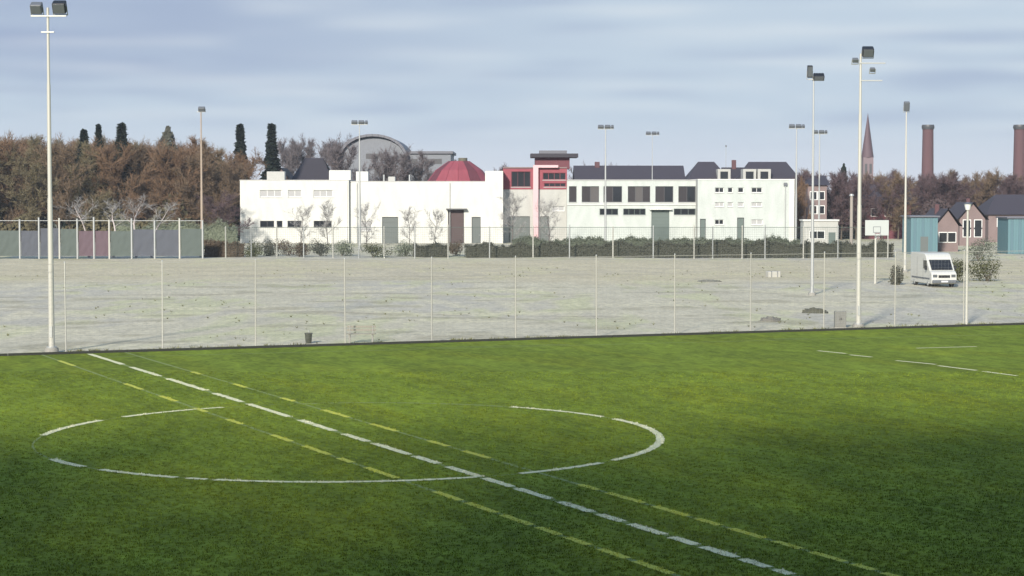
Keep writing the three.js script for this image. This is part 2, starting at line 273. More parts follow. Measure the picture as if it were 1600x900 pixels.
{ // turf fibres where they are near enough to show
  const r = rng(321), list = [];
  const blade = []; for (let i = 0; i < 6; i++) { const a = r() * 6.28, l = 0.012 + r() * 0.02, h = 0.022 + r() * 0.02, w = 0.006, bx = (r() - 0.5) * 0.05, bz = (r() - 0.5) * 0.05, tx = Math.cos(a) * l, tz = Math.sin(a) * l, sx = -Math.sin(a) * w, sz = Math.cos(a) * w; blade.push(bx - sx, 0, bz - sz, bx + sx, 0, bz + sz, bx + tx, h, bz + tz); }
  const geo = soup(blade);
  for (let z = -33; z > -78; z -= 0.5) {
    const hw = -z * 0.3 + 3, dens = 130 * Math.pow(36 / -z, 2.0), n = Math.floor(hw * 2 * 0.5 * dens);
    for (let i = 0; i < n; i++) list.push([(r() * 2 - 1) * hw, z - r() * 0.5]);
  }
  const im = new THREE.InstancedMesh(geo, new THREE.MeshPhysicalMaterial({ color: 0xffffff, roughness: 1, specularIntensity: 0.2, side: THREE.DoubleSide }), list.length);
  const m4 = new THREE.Matrix4(), q = new THREE.Quaternion(), up = new THREE.Vector3(0, 1, 0), col = new THREE.Color();
  list.forEach(([x, z], i) => {
    q.setFromAxisAngle(up, r() * 6.28); const s = 0.7 + r() * 0.7; m4.compose(new THREE.Vector3(x, TURF_Y - 0.002, z), q, new THREE.Vector3(s * 1.3, s, s * 1.3)); im.setMatrixAt(i, m4);
    const dx = x - CEN.x, dz = z - CEN.y, al = dx * DIR.x + dz * DIR.y, of = dx * NOR.x + dz * NOR.y, rad = Math.hypot(dx, dz);
    let tone = -1; for (const [a, b, o, w, t] of marks) if (al > a && al < b && Math.abs(of - o) < w) { tone = t; break; }
    if (tone < 0 && Math.abs(rad - 9.15) < 0.12) { const k = Math.round(((Math.atan2(-dz, dx) / (2 * Math.PI)) + 1) * 720) % 720; if (circleTone[k] === 1) tone = 0; }
    const m = turfMatter(x, z), k = m.v * (0.62 + r() * 0.8);
    if (tone === 0) col.setRGB(0.66 * k, 0.64 * k, 0.46 * k); else if (tone === 1) col.setRGB(0.46 * k, 0.46 * k, 0.07 * k);
    else { const [a, b, c] = [mix(mix(0.148, 0.158, m.yel), 0.1, m.dark * 0.45), mix(mix(0.2, 0.2, m.yel), 0.143, m.dark * 0.45), mix(mix(0.024, 0.021, m.yel), 0.017, m.dark * 0.45)]; col.setRGB(a * k, b * k, c * k); }
    im.setColorAt(i, col);
  });
  shade(im); im.name = 'turf_fibres'; im.userData = { kind: 'stuff', label: 'short upright plastic grass fibres of the pitch', category: 'turf' }; scene.add(im);
  console.log('tufts', list.length);
}
{ // the raised terrace that the picture is taken from
  const b = new THREE.BufferGeometry(), P = [[-14.5, -0.1], [-4, 5.5], [60, 5.5]], pos = [];
  for (let i = 0; i < 2; i++) { const [za, ya] = P[i], [zb, yb] = P[i + 1]; pos.push(-110, ya, za, 110, ya, za, 110, yb, zb, -110, ya, za, 110, yb, zb, -110, yb, zb); }
  b.setAttribute('position', new THREE.Float32BufferAttribute(pos, 3)); b.computeVertexNormals();
  if (b.attributes.normal.getY(0) < 0) { for (let i = 0; i < pos.length; i += 9) for (let k = 0; k < 3; k++) { const t = pos[i + k]; pos[i + k] = pos[i + 3 + k]; pos[i + 3 + k] = t; } b.setAttribute('position', new THREE.Float32BufferAttribute(pos, 3)); b.computeVertexNormals(); }
  struct('grass_terrace', b, std(0.08, 0.1, 0.04, 1));
}
console.log('ground done');

// ------------------------------------------------------------------ vegetation builders
function prism(pos, nor, a, b, ra, rb, n) {
  const d = b.clone().sub(a).normalize(), u = new THREE.Vector3(Math.abs(d.y) > 0.9 ? 1 : 0, Math.abs(d.y) > 0.9 ? 0 : 1, 0).cross(d).normalize(), v = d.clone().cross(u);
  for (let i = 0; i < n; i++) {
    const t0 = i / n * 6.2832, t1 = (i + 1) / n * 6.2832, e0 = u.clone().multiplyScalar(Math.cos(t0)).addScaledVector(v, Math.sin(t0)), e1 = u.clone().multiplyScalar(Math.cos(t1)).addScaledVector(v, Math.sin(t1));
    const p = [a.clone().addScaledVector(e0, ra), a.clone().addScaledVector(e1, ra), b.clone().addScaledVector(e1, rb), b.clone().addScaledVector(e0, rb)];
    for (const k of [0, 1, 2, 0, 2, 3]) { pos.push(p[k].x, p[k].y, p[k].z); const e = k === 0 || k === 3 ? e0 : e1; nor.push(e.x, e.y, e.z); }
  }
}
function bareTree(seed, h, o = {}) {
  const { spread = 0.32, twigN = 6, twigLen = 0.9, twigW = 0.035, lift = 0.55, clear = 0.22, limbs = 9, sub = 5, lean = 0 } = o;
  const r = rng(seed), tp = [], tn = [], cp = [], cn = [];
  const dirOf = (d, ang, rot) => { const u = new THREE.Vector3(0.31, 0.2, 0.93).cross(d).normalize(), v = d.clone().cross(u); return d.clone().multiplyScalar(Math.cos(ang)).addScaledVector(u, Math.sin(ang) * Math.cos(rot)).addScaledVector(v, Math.sin(ang) * Math.sin(rot)).normalize(); };
  const sliver = (a, d, l, w) => { const s = new THREE.Vector3(r() - 0.5, r() - 0.5, r() - 0.5).cross(d).normalize().multiplyScalar(w), e = a.clone().addScaledVector(d, l), n = s.clone().cross(d).normalize(); cp.push(a.x - s.x, a.y - s.y, a.z - s.z, a.x + s.x, a.y + s.y, a.z + s.z, e.x, e.y, e.z); for (let i = 0; i < 3; i++) cn.push(n.x, n.y, n.z); };
  const trunk = []; let p = new THREE.Vector3(0, -0.15, 0), d = new THREE.Vector3(lean, 1, 0).normalize(); const n = 9;
  for (let i = 0; i <= n; i++) { trunk.push(p.clone()); p = p.clone().addScaledVector(d, h * 0.96 / n); d = dirOf(d, 0.07 + r() * 0.1, r() * 6.28); d.y = Math.abs(d.y); }
  const rad = (t) => h * 0.0125 * Math.pow(1 - t, 0.85) + 0.012;
  for (let i = 0; i < n; i++) prism(tp, tn, trunk[i], trunk[i + 1], rad(i / n) * (i === 0 ? 1.25 : 1), rad((i + 1) / n), 7);
  for (let k = 0; k < limbs; k++) {
    const t = clear + (1 - clear) * Math.pow((k + r() * 0.8) / limbs, 0.9) * 0.97, i = Math.min(n - 1, Math.floor(t * n)), q = trunk[i].clone().lerp(trunk[i + 1], t * n - i);
    const L = h * spread * (0.55 + 0.75 * Math.sin(Math.PI * Math.min(1, (t - clear) / (1 - clear) * 0.75 + 0.25))) * (0.75 + r() * 0.5);
    let dd = dirOf(new THREE.Vector3(0, 1, 0), 0.45 + (1 - t) * 0.65 + r() * 0.25, k * 2.4 + r()), a = q, ra = rad(t) * 0.62;
    const segs = 4; for (let s = 0; s < segs; s++) {
      dd.y += lift * 0.22; dd = dirOf(dd.normalize(), r() * 0.22, r() * 6.28); const b = a.clone().addScaledVector(dd, L / segs), rb = ra * 0.62; prism(tp, tn, a, b, ra, rb, 5);
      for (let c = 0; c < sub; c++) {
        const f = r(), a2 = a.clone().lerp(b, f), L2 = L * 0.36 * (0.6 + r() * 0.7); let d2 = dirOf(dd, 0.5 + r() * 0.6, r() * 6.28); d2.y += 0.25; d2.normalize();
        let pa = a2, r2 = Math.max(0.012, ra * 0.4);
        for (let g = 0; g < 3; g++) {
          d2 = dirOf(d2, r() * 0.3, r() * 6.28); const pb = pa.clone().addScaledVector(d2, L2 / 3), r3 = r2 * 0.6; prism(cp, cn, pa, pb, r2, r3, 3);
          for (let w = 0; w < twigN; w++) { const q0 = pa.clone().lerp(pb, r()), d3 = dirOf(d2, 0.3 + r() * 0.7, r() * 6.28); d3.y += 0.2; d3.normalize(); const l3 = twigLen * (0.5 + r() * 0.8); sliver(q0, d3, l3, twigW * (0.6 + r() * 0.7)); for (let y = 0; y < 2; y++) sliver(q0.clone().addScaledVector(d3, l3 * (0.3 + r() * 0.5)), dirOf(d3, 0.4 + r() * 0.5, r() * 6.28), l3 * 0.55, twigW * 0.6); }
          pa = pb; r2 = r3;
        }
      }
      a = b; ra = rb;
    }
  }
  const R = { trunk: soup(tp, tn), crown: soup(cp, cn) }; R.crown.computeBoundingBox(); R.top = R.crown.boundingBox.max.y; return R;
}
function leafCloud(seed, n, size, where) {   // small leaf faces spread by where(r) -> [x, y, z, nx, ny, nz]
  const r = rng(seed), pos = [], nor = [], v = new THREE.Vector3(), u = new THREE.Vector3(), w = new THREE.Vector3();
  for (let i = 0; i < n; i++) {
    const [x, y, z, nx, ny, nz] = where(r); v.set(nx + (r() - 0.5) * 1.6, ny + (r() - 0.5) * 1.6, nz + (r() - 0.5) * 1.6).normalize(); u.set(r() - 0.5, r() - 0.5, r() - 0.5).cross(v).normalize(); w.copy(v).cross(u);
    const s = size * (0.5 + r()), P = (a, b) => [x + u.x * a * s + w.x * b * s, y + u.y * a * s + w.y * b * s, z + u.z * a * s + w.z * b * s];
    pos.push(...P(-0.5, 0), ...P(0, -0.32), ...P(0.5, 0), ...P(-0.5, 0), ...P(0.5, 0), ...P(0, 0.32)); for (let k = 0; k < 6; k++) nor.push(v.x, v.y, v.z);
  }
  return soup(pos, nor);
}
function bushCrown(seed, rx, ry, rz, n, size) {
  const q = rng(seed + 9), lobes = Array.from({ length: 7 }, () => [(q() - 0.5) * rx * 1.1, ry * (0.35 + q() * 0.85), (q() - 0.5) * rz * 1.1, 0.45 + q() * 0.3]);
  return leafCloud(seed, n, size, (r) => { const [a, b, c, s] = lobes[Math.floor(r() * 7)], t = r() * 6.28, p = Math.acos(2 * r() - 1), k = Math.pow(r(), 0.25), nx = Math.sin(p) * Math.cos(t), ny = Math.cos(p), nz = Math.sin(p) * Math.sin(t); return [a + nx * k * rx * s, Math.max(0.05, b + ny * k * ry * s), c + nz * k * rz * s, nx, ny + 0.3, nz]; });
}
function coniferGeo(seed, h, rad, pw = 0.8, n = 2600) {
  return { crown: leafCloud(seed, n, h * 0.032, (r) => { const t = Math.pow(r(), 1.25), a = r() * 6.28, k = rad * Math.pow(1 - t, pw) * (0.75 + 0.25 * Math.sin(t * 46 + seed + Math.cos(a * 3) * 1.5)) * (0.55 + 0.45 * Math.sqrt(r())) * (t < 0.06 ? 0.6 : 1); return [Math.cos(a) * k, h * (0.05 + 0.95 * t), Math.sin(a) * k, Math.cos(a), 0.1, Math.sin(a)]; }), trunk: bar([0, -0.15, 0], [0, h * 0.9, 0], h * 0.014, 0.03, 6) };
}
function plant(name, label, category, g, bark, leaf, pos, turn, scale, group) {
  const t = thing(name, label, category, pos, turn, group); part('trunk', g.trunk, bark, t); part('crown', g.crown, leaf, t);
  if (typeof scale === 'number') t.scale.setScalar(scale); else if (scale) t.scale.set(...scale); return t;
}
const V = [bareTree(101, 16, { twigN: 7, twigLen: 1.15, twigW: 0.05, clear: 0.12 }), bareTree(202, 16, { twigN: 7, spread: 0.27, limbs: 11, twigLen: 1.1, twigW: 0.05, clear: 0.1 }), bareTree(303, 16, { twigN: 8, spread: 0.38, limbs: 8, twigLen: 1.1, twigW: 0.05, clear: 0.16 })];
const VS = [bareTree(404, 5, { twigN: 4, twigLen: 0.5, twigW: 0.014, clear: 0.18, limbs: 8, sub: 3 }), bareTree(505, 5, { twigN: 4, twigLen: 0.45, twigW: 0.014, clear: 0.12, limbs: 9, sub: 3, spread: 0.4 })];
console.log('trees built', V.map((v) => v.crown.attributes.position.count / 3), VS[0].crown.attributes.position.count / 3);

// ------------------------------------------------------------------ buildings
// a front wall with real openings; the rest of the body stands behind it
function wallFront(root, name, mat, x0, x1, y0, y1, z, openings, topPts) {
  const s = new THREE.Shape(); s.moveTo(x0, y0); s.lineTo(x1, y0); if (topPts) for (const [a, b] of topPts) s.lineTo(a, b); else { s.lineTo(x1, y1); s.lineTo(x0, y1); } s.closePath();
  for (const o of openings) { const h = new THREE.Path(); h.moveTo(o.x0, o.y0); h.lineTo(o.x0, o.y1); h.lineTo(o.x1, o.y1); h.lineTo(o.x1, o.y0); h.closePath(); s.holes.push(h); }
  const g = new THREE.ExtrudeGeometry(s, { depth: 0.35, bevelEnabled: false }); g.translate(0, 0, z - 0.35); g.computeVertexNormals(); uvMetres(g, 1 / 16);
  return part(name, g, mat, root);
}
function windowIn(root, o, z) {
  const { x0, x1, y0, y1, n = 1, pane = M.glass, fr = M.frame, t = 0.08, transom = 0 } = o;
  const zf = z - 0.16, bars = [box(x0 + 0.004, x0 + t, y0 + 0.004, y1 - 0.004, zf - 0.08, zf), box(x1 - t, x1 - 0.004, y0 + 0.004, y1 - 0.004, zf - 0.08, zf), box(x0 + t, x1 - t, y0 + 0.004, y0 + t, zf - 0.08, zf), box(x0 + t, x1 - t, y1 - t, y1 - 0.004, zf - 0.08, zf)];
  for (let i = 1; i < n; i++) { const x = mix(x0, x1, i / n); bars.push(box(x - t * 0.4, x + t * 0.4, y0 + t, y1 - t, zf - 0.075, zf - 0.004)); }
  if (transom) { const y = mix(y0, y1, transom); bars.push(box(x0 + t, x1 - t, y - t * 0.35, y + t * 0.35, zf - 0.07, zf - 0.008)); }
  const f = part('window', merge(bars), fr, root);
  for (let i = 0; i < n; i++) { const a = mix(x0, x1, i / n), b = mix(x0, x1, (i + 1) / n); part('pane', box(a + t * 0.3, b - t * 0.3, y0 + t * 0.5, y1 - t * 0.5, zf - 0.055, zf - 0.035), Array.isArray(pane) ? pane[i % pane.length] : pane, f); }
  if (o.sill !== false) part('sill', box(x0 - 0.06, x1 + 0.06, y0 - 0.09, y0 - 0.004, z - 0.12, z + 0.09), M.sill, f);
  return f;
}
function doorIn(root, o, z, mat) {
  const { x0, x1, y0, y1 } = o, d = part('door', box(x0 + 0.07, x1 - 0.07, y0 + 0.02, y1 - 0.07, z - 0.3, z - 0.22), mat, root);
  part('door_frame', [box(x0 + 0.003, x0 + 0.07, y0 + 0.02, y1 - 0.003, z - 0.32, z - 0.16), box(x1 - 0.07, x1 - 0.003, y0 + 0.02, y1 - 0.003, z - 0.32, z - 0.16), box(x0 + 0.07, x1 - 0.07, y1 - 0.07, y1 - 0.003, z - 0.32, z - 0.16)], M.frameDark, d);
  part('handle', bar([x1 - 0.2, y0 + 1.05, z - 0.19], [x1 - 0.2, y0 + 1.25, z - 0.19], 0.02), M.galv, d); return d;
}
const pxRect = (d) => (a, b, c, e, o = {}) => ({ x0: X(a, d), x1: X(b, d), y0: Yat(e, d), y1: Yat(c, d), ...o });
const bodyBox = (x0, x1, y0, y1, z0, z1) => uvMetres(box(x0, x1, y0, y1, z0, z1), 1 / 16);

{ // long white clubhouse: left block and middle block with stepped parapet
  const D = 275, r = pxRect(D), t = thing('white_clubhouse', 'long flat-roofed white clubhouse left of the dark red storey', 'building');
  const W = [r(406, 428, 345, 355, { n: 2, fr: M.frameDark }), r(432, 441, 345, 355, { fr: M.frameDark }), r(449, 471, 345, 355, { n: 2, fr: M.frameDark }), r(490, 518, 345, 355, { n: 3, fr: M.frameDark })];
  const U = [r(406, 440, 297, 308, { n: 3, pane: M.blind }), r(450, 471, 297, 308, { n: 2, pane: M.blind }), r(490, 520, 297, 308, { n: 3, pane: M.blind })];
  wallFront(t, 'wall', M.white, X(375, D), X(545, D), 0, Yat(282, D), -D, [...W, ...U]);
  for (const o of [...W, ...U]) windowIn(t, o, -D);
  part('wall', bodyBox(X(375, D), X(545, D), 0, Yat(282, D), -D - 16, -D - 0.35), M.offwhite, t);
  part('parapet_cap', box(X(374.5, D), X(545, D) + 0.03, Yat(282, D), Yat(281, D), -D - 16.03, -D + 0.05), M.sill, t);
  const D2 = 275.7, q = pxRect(D2);
  const garage = q(597, 622, 339, 380), gw = q(563, 581, 345, 361, { n: 2, pane: M.blind, fr: M.frame }), dr = q(700, 725, 328, 380), d2 = q(737, 751, 339, 380);
  garage.y0 = dr.y0 = d2.y0 = 0.02;
  const top = [[X(786, D2), Yat(267, D2)], [X(758, D2), Yat(267, D2)], [X(758, D2), Yat(284, D2)], [X(545, D2), Yat(284, D2)]];
  wallFront(t, 'wall', M.white, X(545, D2), X(786, D2), 0, 0, -D2, [garage, gw, dr, d2], top);
  windowIn(t, gw, -D2);
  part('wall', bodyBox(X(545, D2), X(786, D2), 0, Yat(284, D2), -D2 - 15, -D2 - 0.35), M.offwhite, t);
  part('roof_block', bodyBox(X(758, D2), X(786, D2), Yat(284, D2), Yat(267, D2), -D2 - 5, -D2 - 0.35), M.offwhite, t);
  part('parapet_cap', box(X(545, D2) + 0.05, X(758, D2) - 0.01, Yat(284, D2), Yat(283, D2), -D2 - 15.03, -D2 + 0.05), M.sill, t);
  const gd = part('garage_door', box(garage.x0, garage.x1, 0.02, garage.y1, -D2 - 0.33, -D2 - 0.25), M.doorGrey, t);
  for (let i = 0; i < 5; i++) part('panel', box(garage.x0 + 0.05, garage.x1 - 0.05, 0.1 + i * (garage.y1 - 0.15) / 5, 0.04 + (i + 1) * (garage.y1 - 0.15) / 5, -D2 - 0.25, -D2 - 0.22), M.doorGrey, gd);
  doorIn(t, dr, -D2, M.doorBrown); doorIn(t, d2, -D2, M.doorGrey);
  part('canopy', box(dr.x0 - 0.25, dr.x1 + 0.4, dr.y1 + 0.04, dr.y1 + 0.2, -D2 - 0.003, -D2 + 0.9), M.frameDark, t);
  for (const px of [558, 703]) part('downpipe', bar([X(px, D2), 0, -D2 + 0.09], [X(px, D2), Yat(286, D2), -D2 + 0.09], 0.06), M.galv, t);
  part('downpipe', bar([X(545, D) - 0.3, 0, -D + 0.09], [X(545, D) - 0.3, Yat(284, D), -D + 0.09], 0.05), M.frame, t);
  for (const [a, b, c, m] of [[418, 446, 268, M.offwhite], [515, 549, 266, M.white], [557, 576, 268, M.white], [607, 618, 276, M.offwhite]]) part('roof_vent', rbox(X(b, 280) - X(a, 280), Yat(c, 280) - 8.8, 1.6, 0.08, X((a + b) / 2, 280), (Yat(c, 280) + 8.8) / 2, -280), m, t);
  for (const [a, b] of [[600, 603], [640, 643]]) part('roof_pipe', bar([X(a, 281), 8.7, -281], [X(a, 281), Yat(273, 281), -281], 0.12), M.galv, t);
}
{ // entrance hall with the dark red upper storey, and the window wing to its right
  const D = 279, q = pxRect(D), t = thing('red_storey_hall', 'recessed hall with dark red upper storey and a row of large windows', 'building');
  const x0 = X(786, D), xm = X(886, D), yr = Yat(296, D), yt = Yat(263, D);
  const w1 = q(799, 829, 268, 292, { n: 3, fr: M.redDark, pane: M.glass }), w2 = q(848, 884, 270, 281, { n: 4, fr: M.red }), w3 = q(850, 884, 286, 292, { n: 4, fr: M.red });
  const dl = q(795, 828, 338, 380), dr = q(844, 858, 338, 380); dl.y0 = dr.y0 = 0.02;
  const lw = q(862, 882, 322, 330, { n: 2, pane: M.blind });
  wallFront(t, 'wall', M.offwhite, x0, xm, 0, yr, -D, [dl, dr, lw]); doorIn(t, dl, -D, M.doorGrey); doorIn(t, dr, -D, M.doorGrey); windowIn(t, lw, -D);
  wallFront(t, 'red_wall', M.red, x0, xm, yr + 0.003, yt, -D + 0.05, [w1, w2, w3]); for (const w of [w1, w2, w3]) windowIn(t, w, -D + 0.05);
  part('wall', bodyBox(x0, xm, 0, yt - 0.02, -D - 14, -D - 0.36), M.redDark, t);
  // pale frame standing proud of the storey
  const fx0 = X(833, D), fx1 = X(841, D), fy = Yat(258, D), fy2 = Yat(262, D);
  part('portal_frame', [box(fx0, fx1, 0, fy2, -D + 0.06, -D + 0.75), box(fx0, X(872, D), fy2, fy, -D + 0.06, -D + 0.75)], M.pink, t);
  // dark roof with overhang above a set-back storey
  const D4 = 284; part('upper_storey', bodyBox(X(836, D4), X(890, D4), Yat(264, D4), Yat(246, D4), -D4 - 6, -D4), M.redDark, t);
  const rf = part('roof', box(X(829, D4), X(903, D4), Yat(246, D4), Yat(240, D4), -D4 - 7, -D4 + 1), M.darkRoof, t);
  part('roof_plant', box(X(843, D4), X(886, D4), Yat(240, D4), Yat(235, D4), -D4 - 5, -D4 - 0.5), M.greyRoof, rf);
  part('roof_edge', box(x0 + 0.02, xm - 0.02, yt, yt + 0.18, -D - 14.1, -D + 0.2), M.pinkHouse, t);
  // wing
  const D2 = 277, r = pxRect(D2), xa = X(886, D2), xb = X(1090, D2), yT = Yat(282, D2);
  const wins = [[889, 901, 1], [909, 936, 2], [943, 972, 2], [981, 1016, 3], [1024, 1052, 2], [1060, 1087, 2]].map(([a, b, n]) => r(a, b, 291, 316, { n, fr: M.frameDark, t: 0.09, pane: [[M.glassB, M.glassC], [M.glassB, M.glass, M.glassC], [M.glassC, M.glassB]][a % 3] }));
  const lows = [[937, 966, 3], [974, 1009, 4], [1053, 1087, 3]].map(([a, b, n]) => r(a, b, 326, 336, { n, fr: M.doorGreen }));
  const gate = r(1018, 1046, 328, 380); gate.y0 = 0.02;
  wallFront(t, 'wall', M.mint, xa, xb, 0, yT, -D2, [...wins, ...lows, gate]); for (const o of [...wins, ...lows]) windowIn(t, o, -D2);
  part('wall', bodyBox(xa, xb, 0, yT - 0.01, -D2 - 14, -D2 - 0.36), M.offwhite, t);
  part('parapet_cap', box(xa, xb, yT, yT + 0.12, -D2 - 14.1, -D2 + 0.12), M.sill, t);
  const gd = part('roller_gate', box(gate.x0, gate.x1, 0.02, gate.y1, -D2 - 0.33, -D2 - 0.26), M.doorGreen, t);
  for (let i = 0; i < 9; i++) part('slat', box(gate.x0 + 0.03, gate.x1 - 0.03, 0.06 + i * gate.y1 / 9.2, 0.02 + (i + 1) * gate.y1 / 9.2, -D2 - 0.26, -D2 - 0.235), M.doorGreen, gd);
  part('canopy', box(gate.x0 - 0.3, gate.x1 + 0.3, gate.y1 + 0.05, gate.y1 + 0.22, -D2 + 0.003, -D2 + 0.7), M.frame, t);
  part('ledge', box(xa, xb, Yat(320.5, D2), Yat(318.5, D2), -D2 + 0.003, -D2 + 0.16), M.white, t);
}
{ // white three storey block at the right end
  const D = 274, r = pxRect(D), t = thing('white_block', 'plain white block with small windows at the right end of the row', 'building');
  const xa = X(1090, D) + 0.02, xb = X(1241, D), yT = Yat(281, D);
  const rows = []; for (const [a, b, n] of [[1117, 1131, 2], [1137, 1145, 1], [1153, 1162, 1], [1174, 1191, 2]]) rows.push(r(a, b, 293, 301, { n, fr: M.frame }));
  for (const [a, b, n] of [[1117, 1131, 2], [1137, 1145, 1], [1153, 1162, 1], [1174, 1191, 2]]) rows.push(r(a, b, 316, 323, { n, pane: M.blind }));
  rows.push(r(1117, 1131, 343, 351, { n: 2 }), r(1174, 1192, 343, 351, { n: 2, pane: M.blind }));
  const dA = r(1094, 1103, 342, 380), dB = r(1152, 1163, 340, 380); dA.y0 = dB.y0 = 0.02;
  wallFront(t, 'wall', M.mint, xa, xb, 0, yT, -D, [...rows, dA, dB]); for (const o of rows) windowIn(t, o, -D); doorIn(t, dA, -D, M.doorGreen); doorIn(t, dB, -D, M.doorGreen);
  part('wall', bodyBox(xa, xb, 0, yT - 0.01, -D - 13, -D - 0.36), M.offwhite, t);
  part('parapet_cap', box(xa - 0.01, xb + 0.05, yT, yT + 0.11, -D - 13.1, -D + 0.1), M.frame, t);
  const dp = part('downpipe', bar([X(1227, D), 0, -D + 0.1], [X(1227, D), Yat(290, D), -D + 0.1], 0.07), M.galv, t); part('hopper', rbox(0.5, 0.45, 0.3, 0.05, X(1227, D), Yat(288, D), -D + 0.16), M.lampGrey, dp);
  part('corner_strip', box(X(1233, D), xb + 0.03, 0, yT - 0.02, -D + 0.003, -D + 0.05), M.white, t);
}
// houses behind
function house(name, label, px0, px1, eavePy, ridgePy, D, depth, wall, roof, o = {}) {
  const t = thing(name, label, 'house', [0, 0, 0]), x0 = X(px0, D), x1 = X(px1, D), ye = Yat(eavePy, D), yr = Yat(ridgePy, D), z0 = -D, z1 = -D - depth, xm = (x0 + x1) / 2, zm = (z0 + z1) / 2, ov = 0.45;
  part('wall', bodyBox(x0, x1, 0, ye, z1, z0), wall, t);
  const P = (x, y, z) => [x, y, z], tri = []; const q = (a, b, c, d) => tri.push(...a, ...b, ...c, ...a, ...c, ...d), t3 = (a, b, c) => tri.push(...a, ...b, ...c);
  const X0 = x0 - ov, X1 = x1 + ov, Z0 = z0 + ov, Z1 = z1 - ov, yb = ye - 0.12;
  if (o.gableFront) { q(P(X0, yb, Z0), P(xm, yr, Z0), P(xm, yr, Z1), P(X0, yb, Z1)); q(P(X1, yb, Z0), P(X1, yb, Z1), P(xm, yr, Z1), P(xm, yr, Z0)); const s = new THREE.Shape(); s.moveTo(x0, ye); s.lineTo(x1, ye); s.lineTo(xm, yr - 0.15); s.closePath(); const g = new THREE.ExtrudeGeometry(s, { depth: depth - 0.1, bevelEnabled: false }); g.translate(0, 0, z1 + 0.05); part('gable', uvMetres(g, 1 / 16), wall, t); }
  else { const hip = o.hip ?? 0, a = P(x0 + hip * (x1 - x0) - (hip ? 0 : ov), yr, zm), b = P(x1 - hip * (x1 - x0) + (hip ? 0 : ov), yr, zm); q(P(X0, yb, Z0), P(X1, yb, Z0), b, a); q(P(X1, yb, Z1), P(X0, yb, Z1), a, b); if (hip) { t3(P(X1, yb, Z0), P(X1, yb, Z1), b); t3(P(X0, yb, Z1), P(X0, yb, Z0), a); } else { const s = new THREE.Shape(); s.moveTo(z0, ye); s.lineTo(z1, ye); s.lineTo(zm, yr - 0.12); s.closePath(); const g = new THREE.ExtrudeGeometry(s, { depth: x1 - x0 - 0.1, bevelEnabled: false }); g.rotateY(-Math.PI / 2); g.translate(x1 - 0.05, 0, 0); part('gable', uvMetres(g, 1 / 16), wall, t); } }
  const rf = part('roof', uvMetres(soup(tri), 1 / 4), roof, t); rf.material = roof.clone(); rf.material.side = THREE.DoubleSide;
  for (const [f, w = 0.9, h = 1.6] of o.chimneys ?? []) part('chimney', rbox(w, h + 1.6, w * 0.8, 0.05, mix(x0, x1, f), yr + h / 2 - 0.8, zm + 0.3), o.chimneyMat ?? M.brick, rf);
  for (const [f, g, w = 1.1, h = 1.3] of o.windows ?? []) { const cx = mix(x0, x1, f), cy = mix(0, ye, g); const wd = part('window', box(cx - w / 2, cx + w / 2, cy - h / 2, cy + h / 2, z0 + 0.004, z0 + 0.06), M.frame, t); part('pane', box(cx - w / 2 + 0.1, cx + w / 2 - 0.1, cy - h / 2 + 0.1, cy + h / 2 - 0.1, z0 + 0.06, z0 + 0.09), M.glass, wd); }
  for (const f of o.dormers ?? []) { const cx = mix(x0, x1, f), dm = part('dormer', box(cx - 1, cx + 1, ye - 0.1, mix(ye, yr, 0.62), z0 - depth * 0.25, z0 + 0.3), M.offwhite, rf); part('pane', box(cx - 0.6, cx + 0.6, ye + 0.25, mix(ye, yr, 0.5), z0 + 0.303, z0 + 0.33), M.glass, dm); }
  return t;
}
house('slate_house', 'long low slate roof behind the row of large windows', 902, 1068, 288, 258, 312, 11, M.pinkHouse, M.slate, { chimneys: [[0.2, 0.8, 0.6]] });
house('slate_house', 'small hipped slate roof left of the white chimneys', 1076, 1140, 284, 252, 306, 10, M.cream, M.slate, { hip: 0.3, dormers: [0.86] });
house('slate_house', 'hipped slate roof above the right end of the white block', 1162, 1250, 284, 252, 300, 11, M.cream, M.slate, { hip: 0.16, dormers: [0.1, 0.36] });
house('slate_house', 'low roof ridge between the two hipped slate roofs', 1136, 1166, 284, 261, 316, 9, M.cream, M.darkRoof, { chimneys: [[0.5, 0.7, 1.2]] });
house('dark_gable_house', 'dark roof of the house behind the left block, nearest the narrow conifers', 452, 519, 292, 246, 318, 11, M.pinkHouse, M.darkRoof, { hip: 0.28 });
house('dark_gable_house', 'smaller dark gabled house half hidden behind the left block roof', 420, 458, 290, 262, 330, 9, M.pinkHouse, M.darkRoof, { gableFront: true });
house('pink_house', 'tall pinkish house wall just right of the white block', 1262, 1292, 288, 274, 290, 9, M.pinkHouse, M.slate, { windows: [[0.3, 0.55], [0.7, 0.55], [0.3, 0.8], [0.7, 0.8]] });
house('pink_house', 'pale pinkish house with gable front beside the teal shed', 1464, 1498, 352, 326, 236, 9, M.pinkHouse, M.slate, { gableFront: true, windows: [[0.3, 0.55], [0.7, 0.55]], chimneys: [[0.35, 0.5, 0.5]] });
house('pink_house', 'light gabled house behind the pale post at the right', 1500, 1540, 342, 316, 262, 9, M.pinkHouse, M.slate, { gableFront: true, windows: [[0.28, 0.5], [0.28, 0.8], [0.72, 0.8], [0.72, 0.5]], chimneys: [[0.6, 0.5, 0.5]] });
house('pink_house', 'low dark red house behind the tall masts at the right', 1352, 1424, 318, 288, 300, 10, M.redDark, M.slate, { windows: [[0.2, 0.75], [0.5, 0.75], [0.8, 0.75]], chimneys: [[0.8, 0.7, 1]] });
house('pink_house', 'broad mauve house at the right edge of the view', 1545, 1640, 334, 304, 280, 10, M.pinkHouse, M.slate, { hip: 0.25, windows: [[0.2, 0.7], [0.45, 0.7]] });
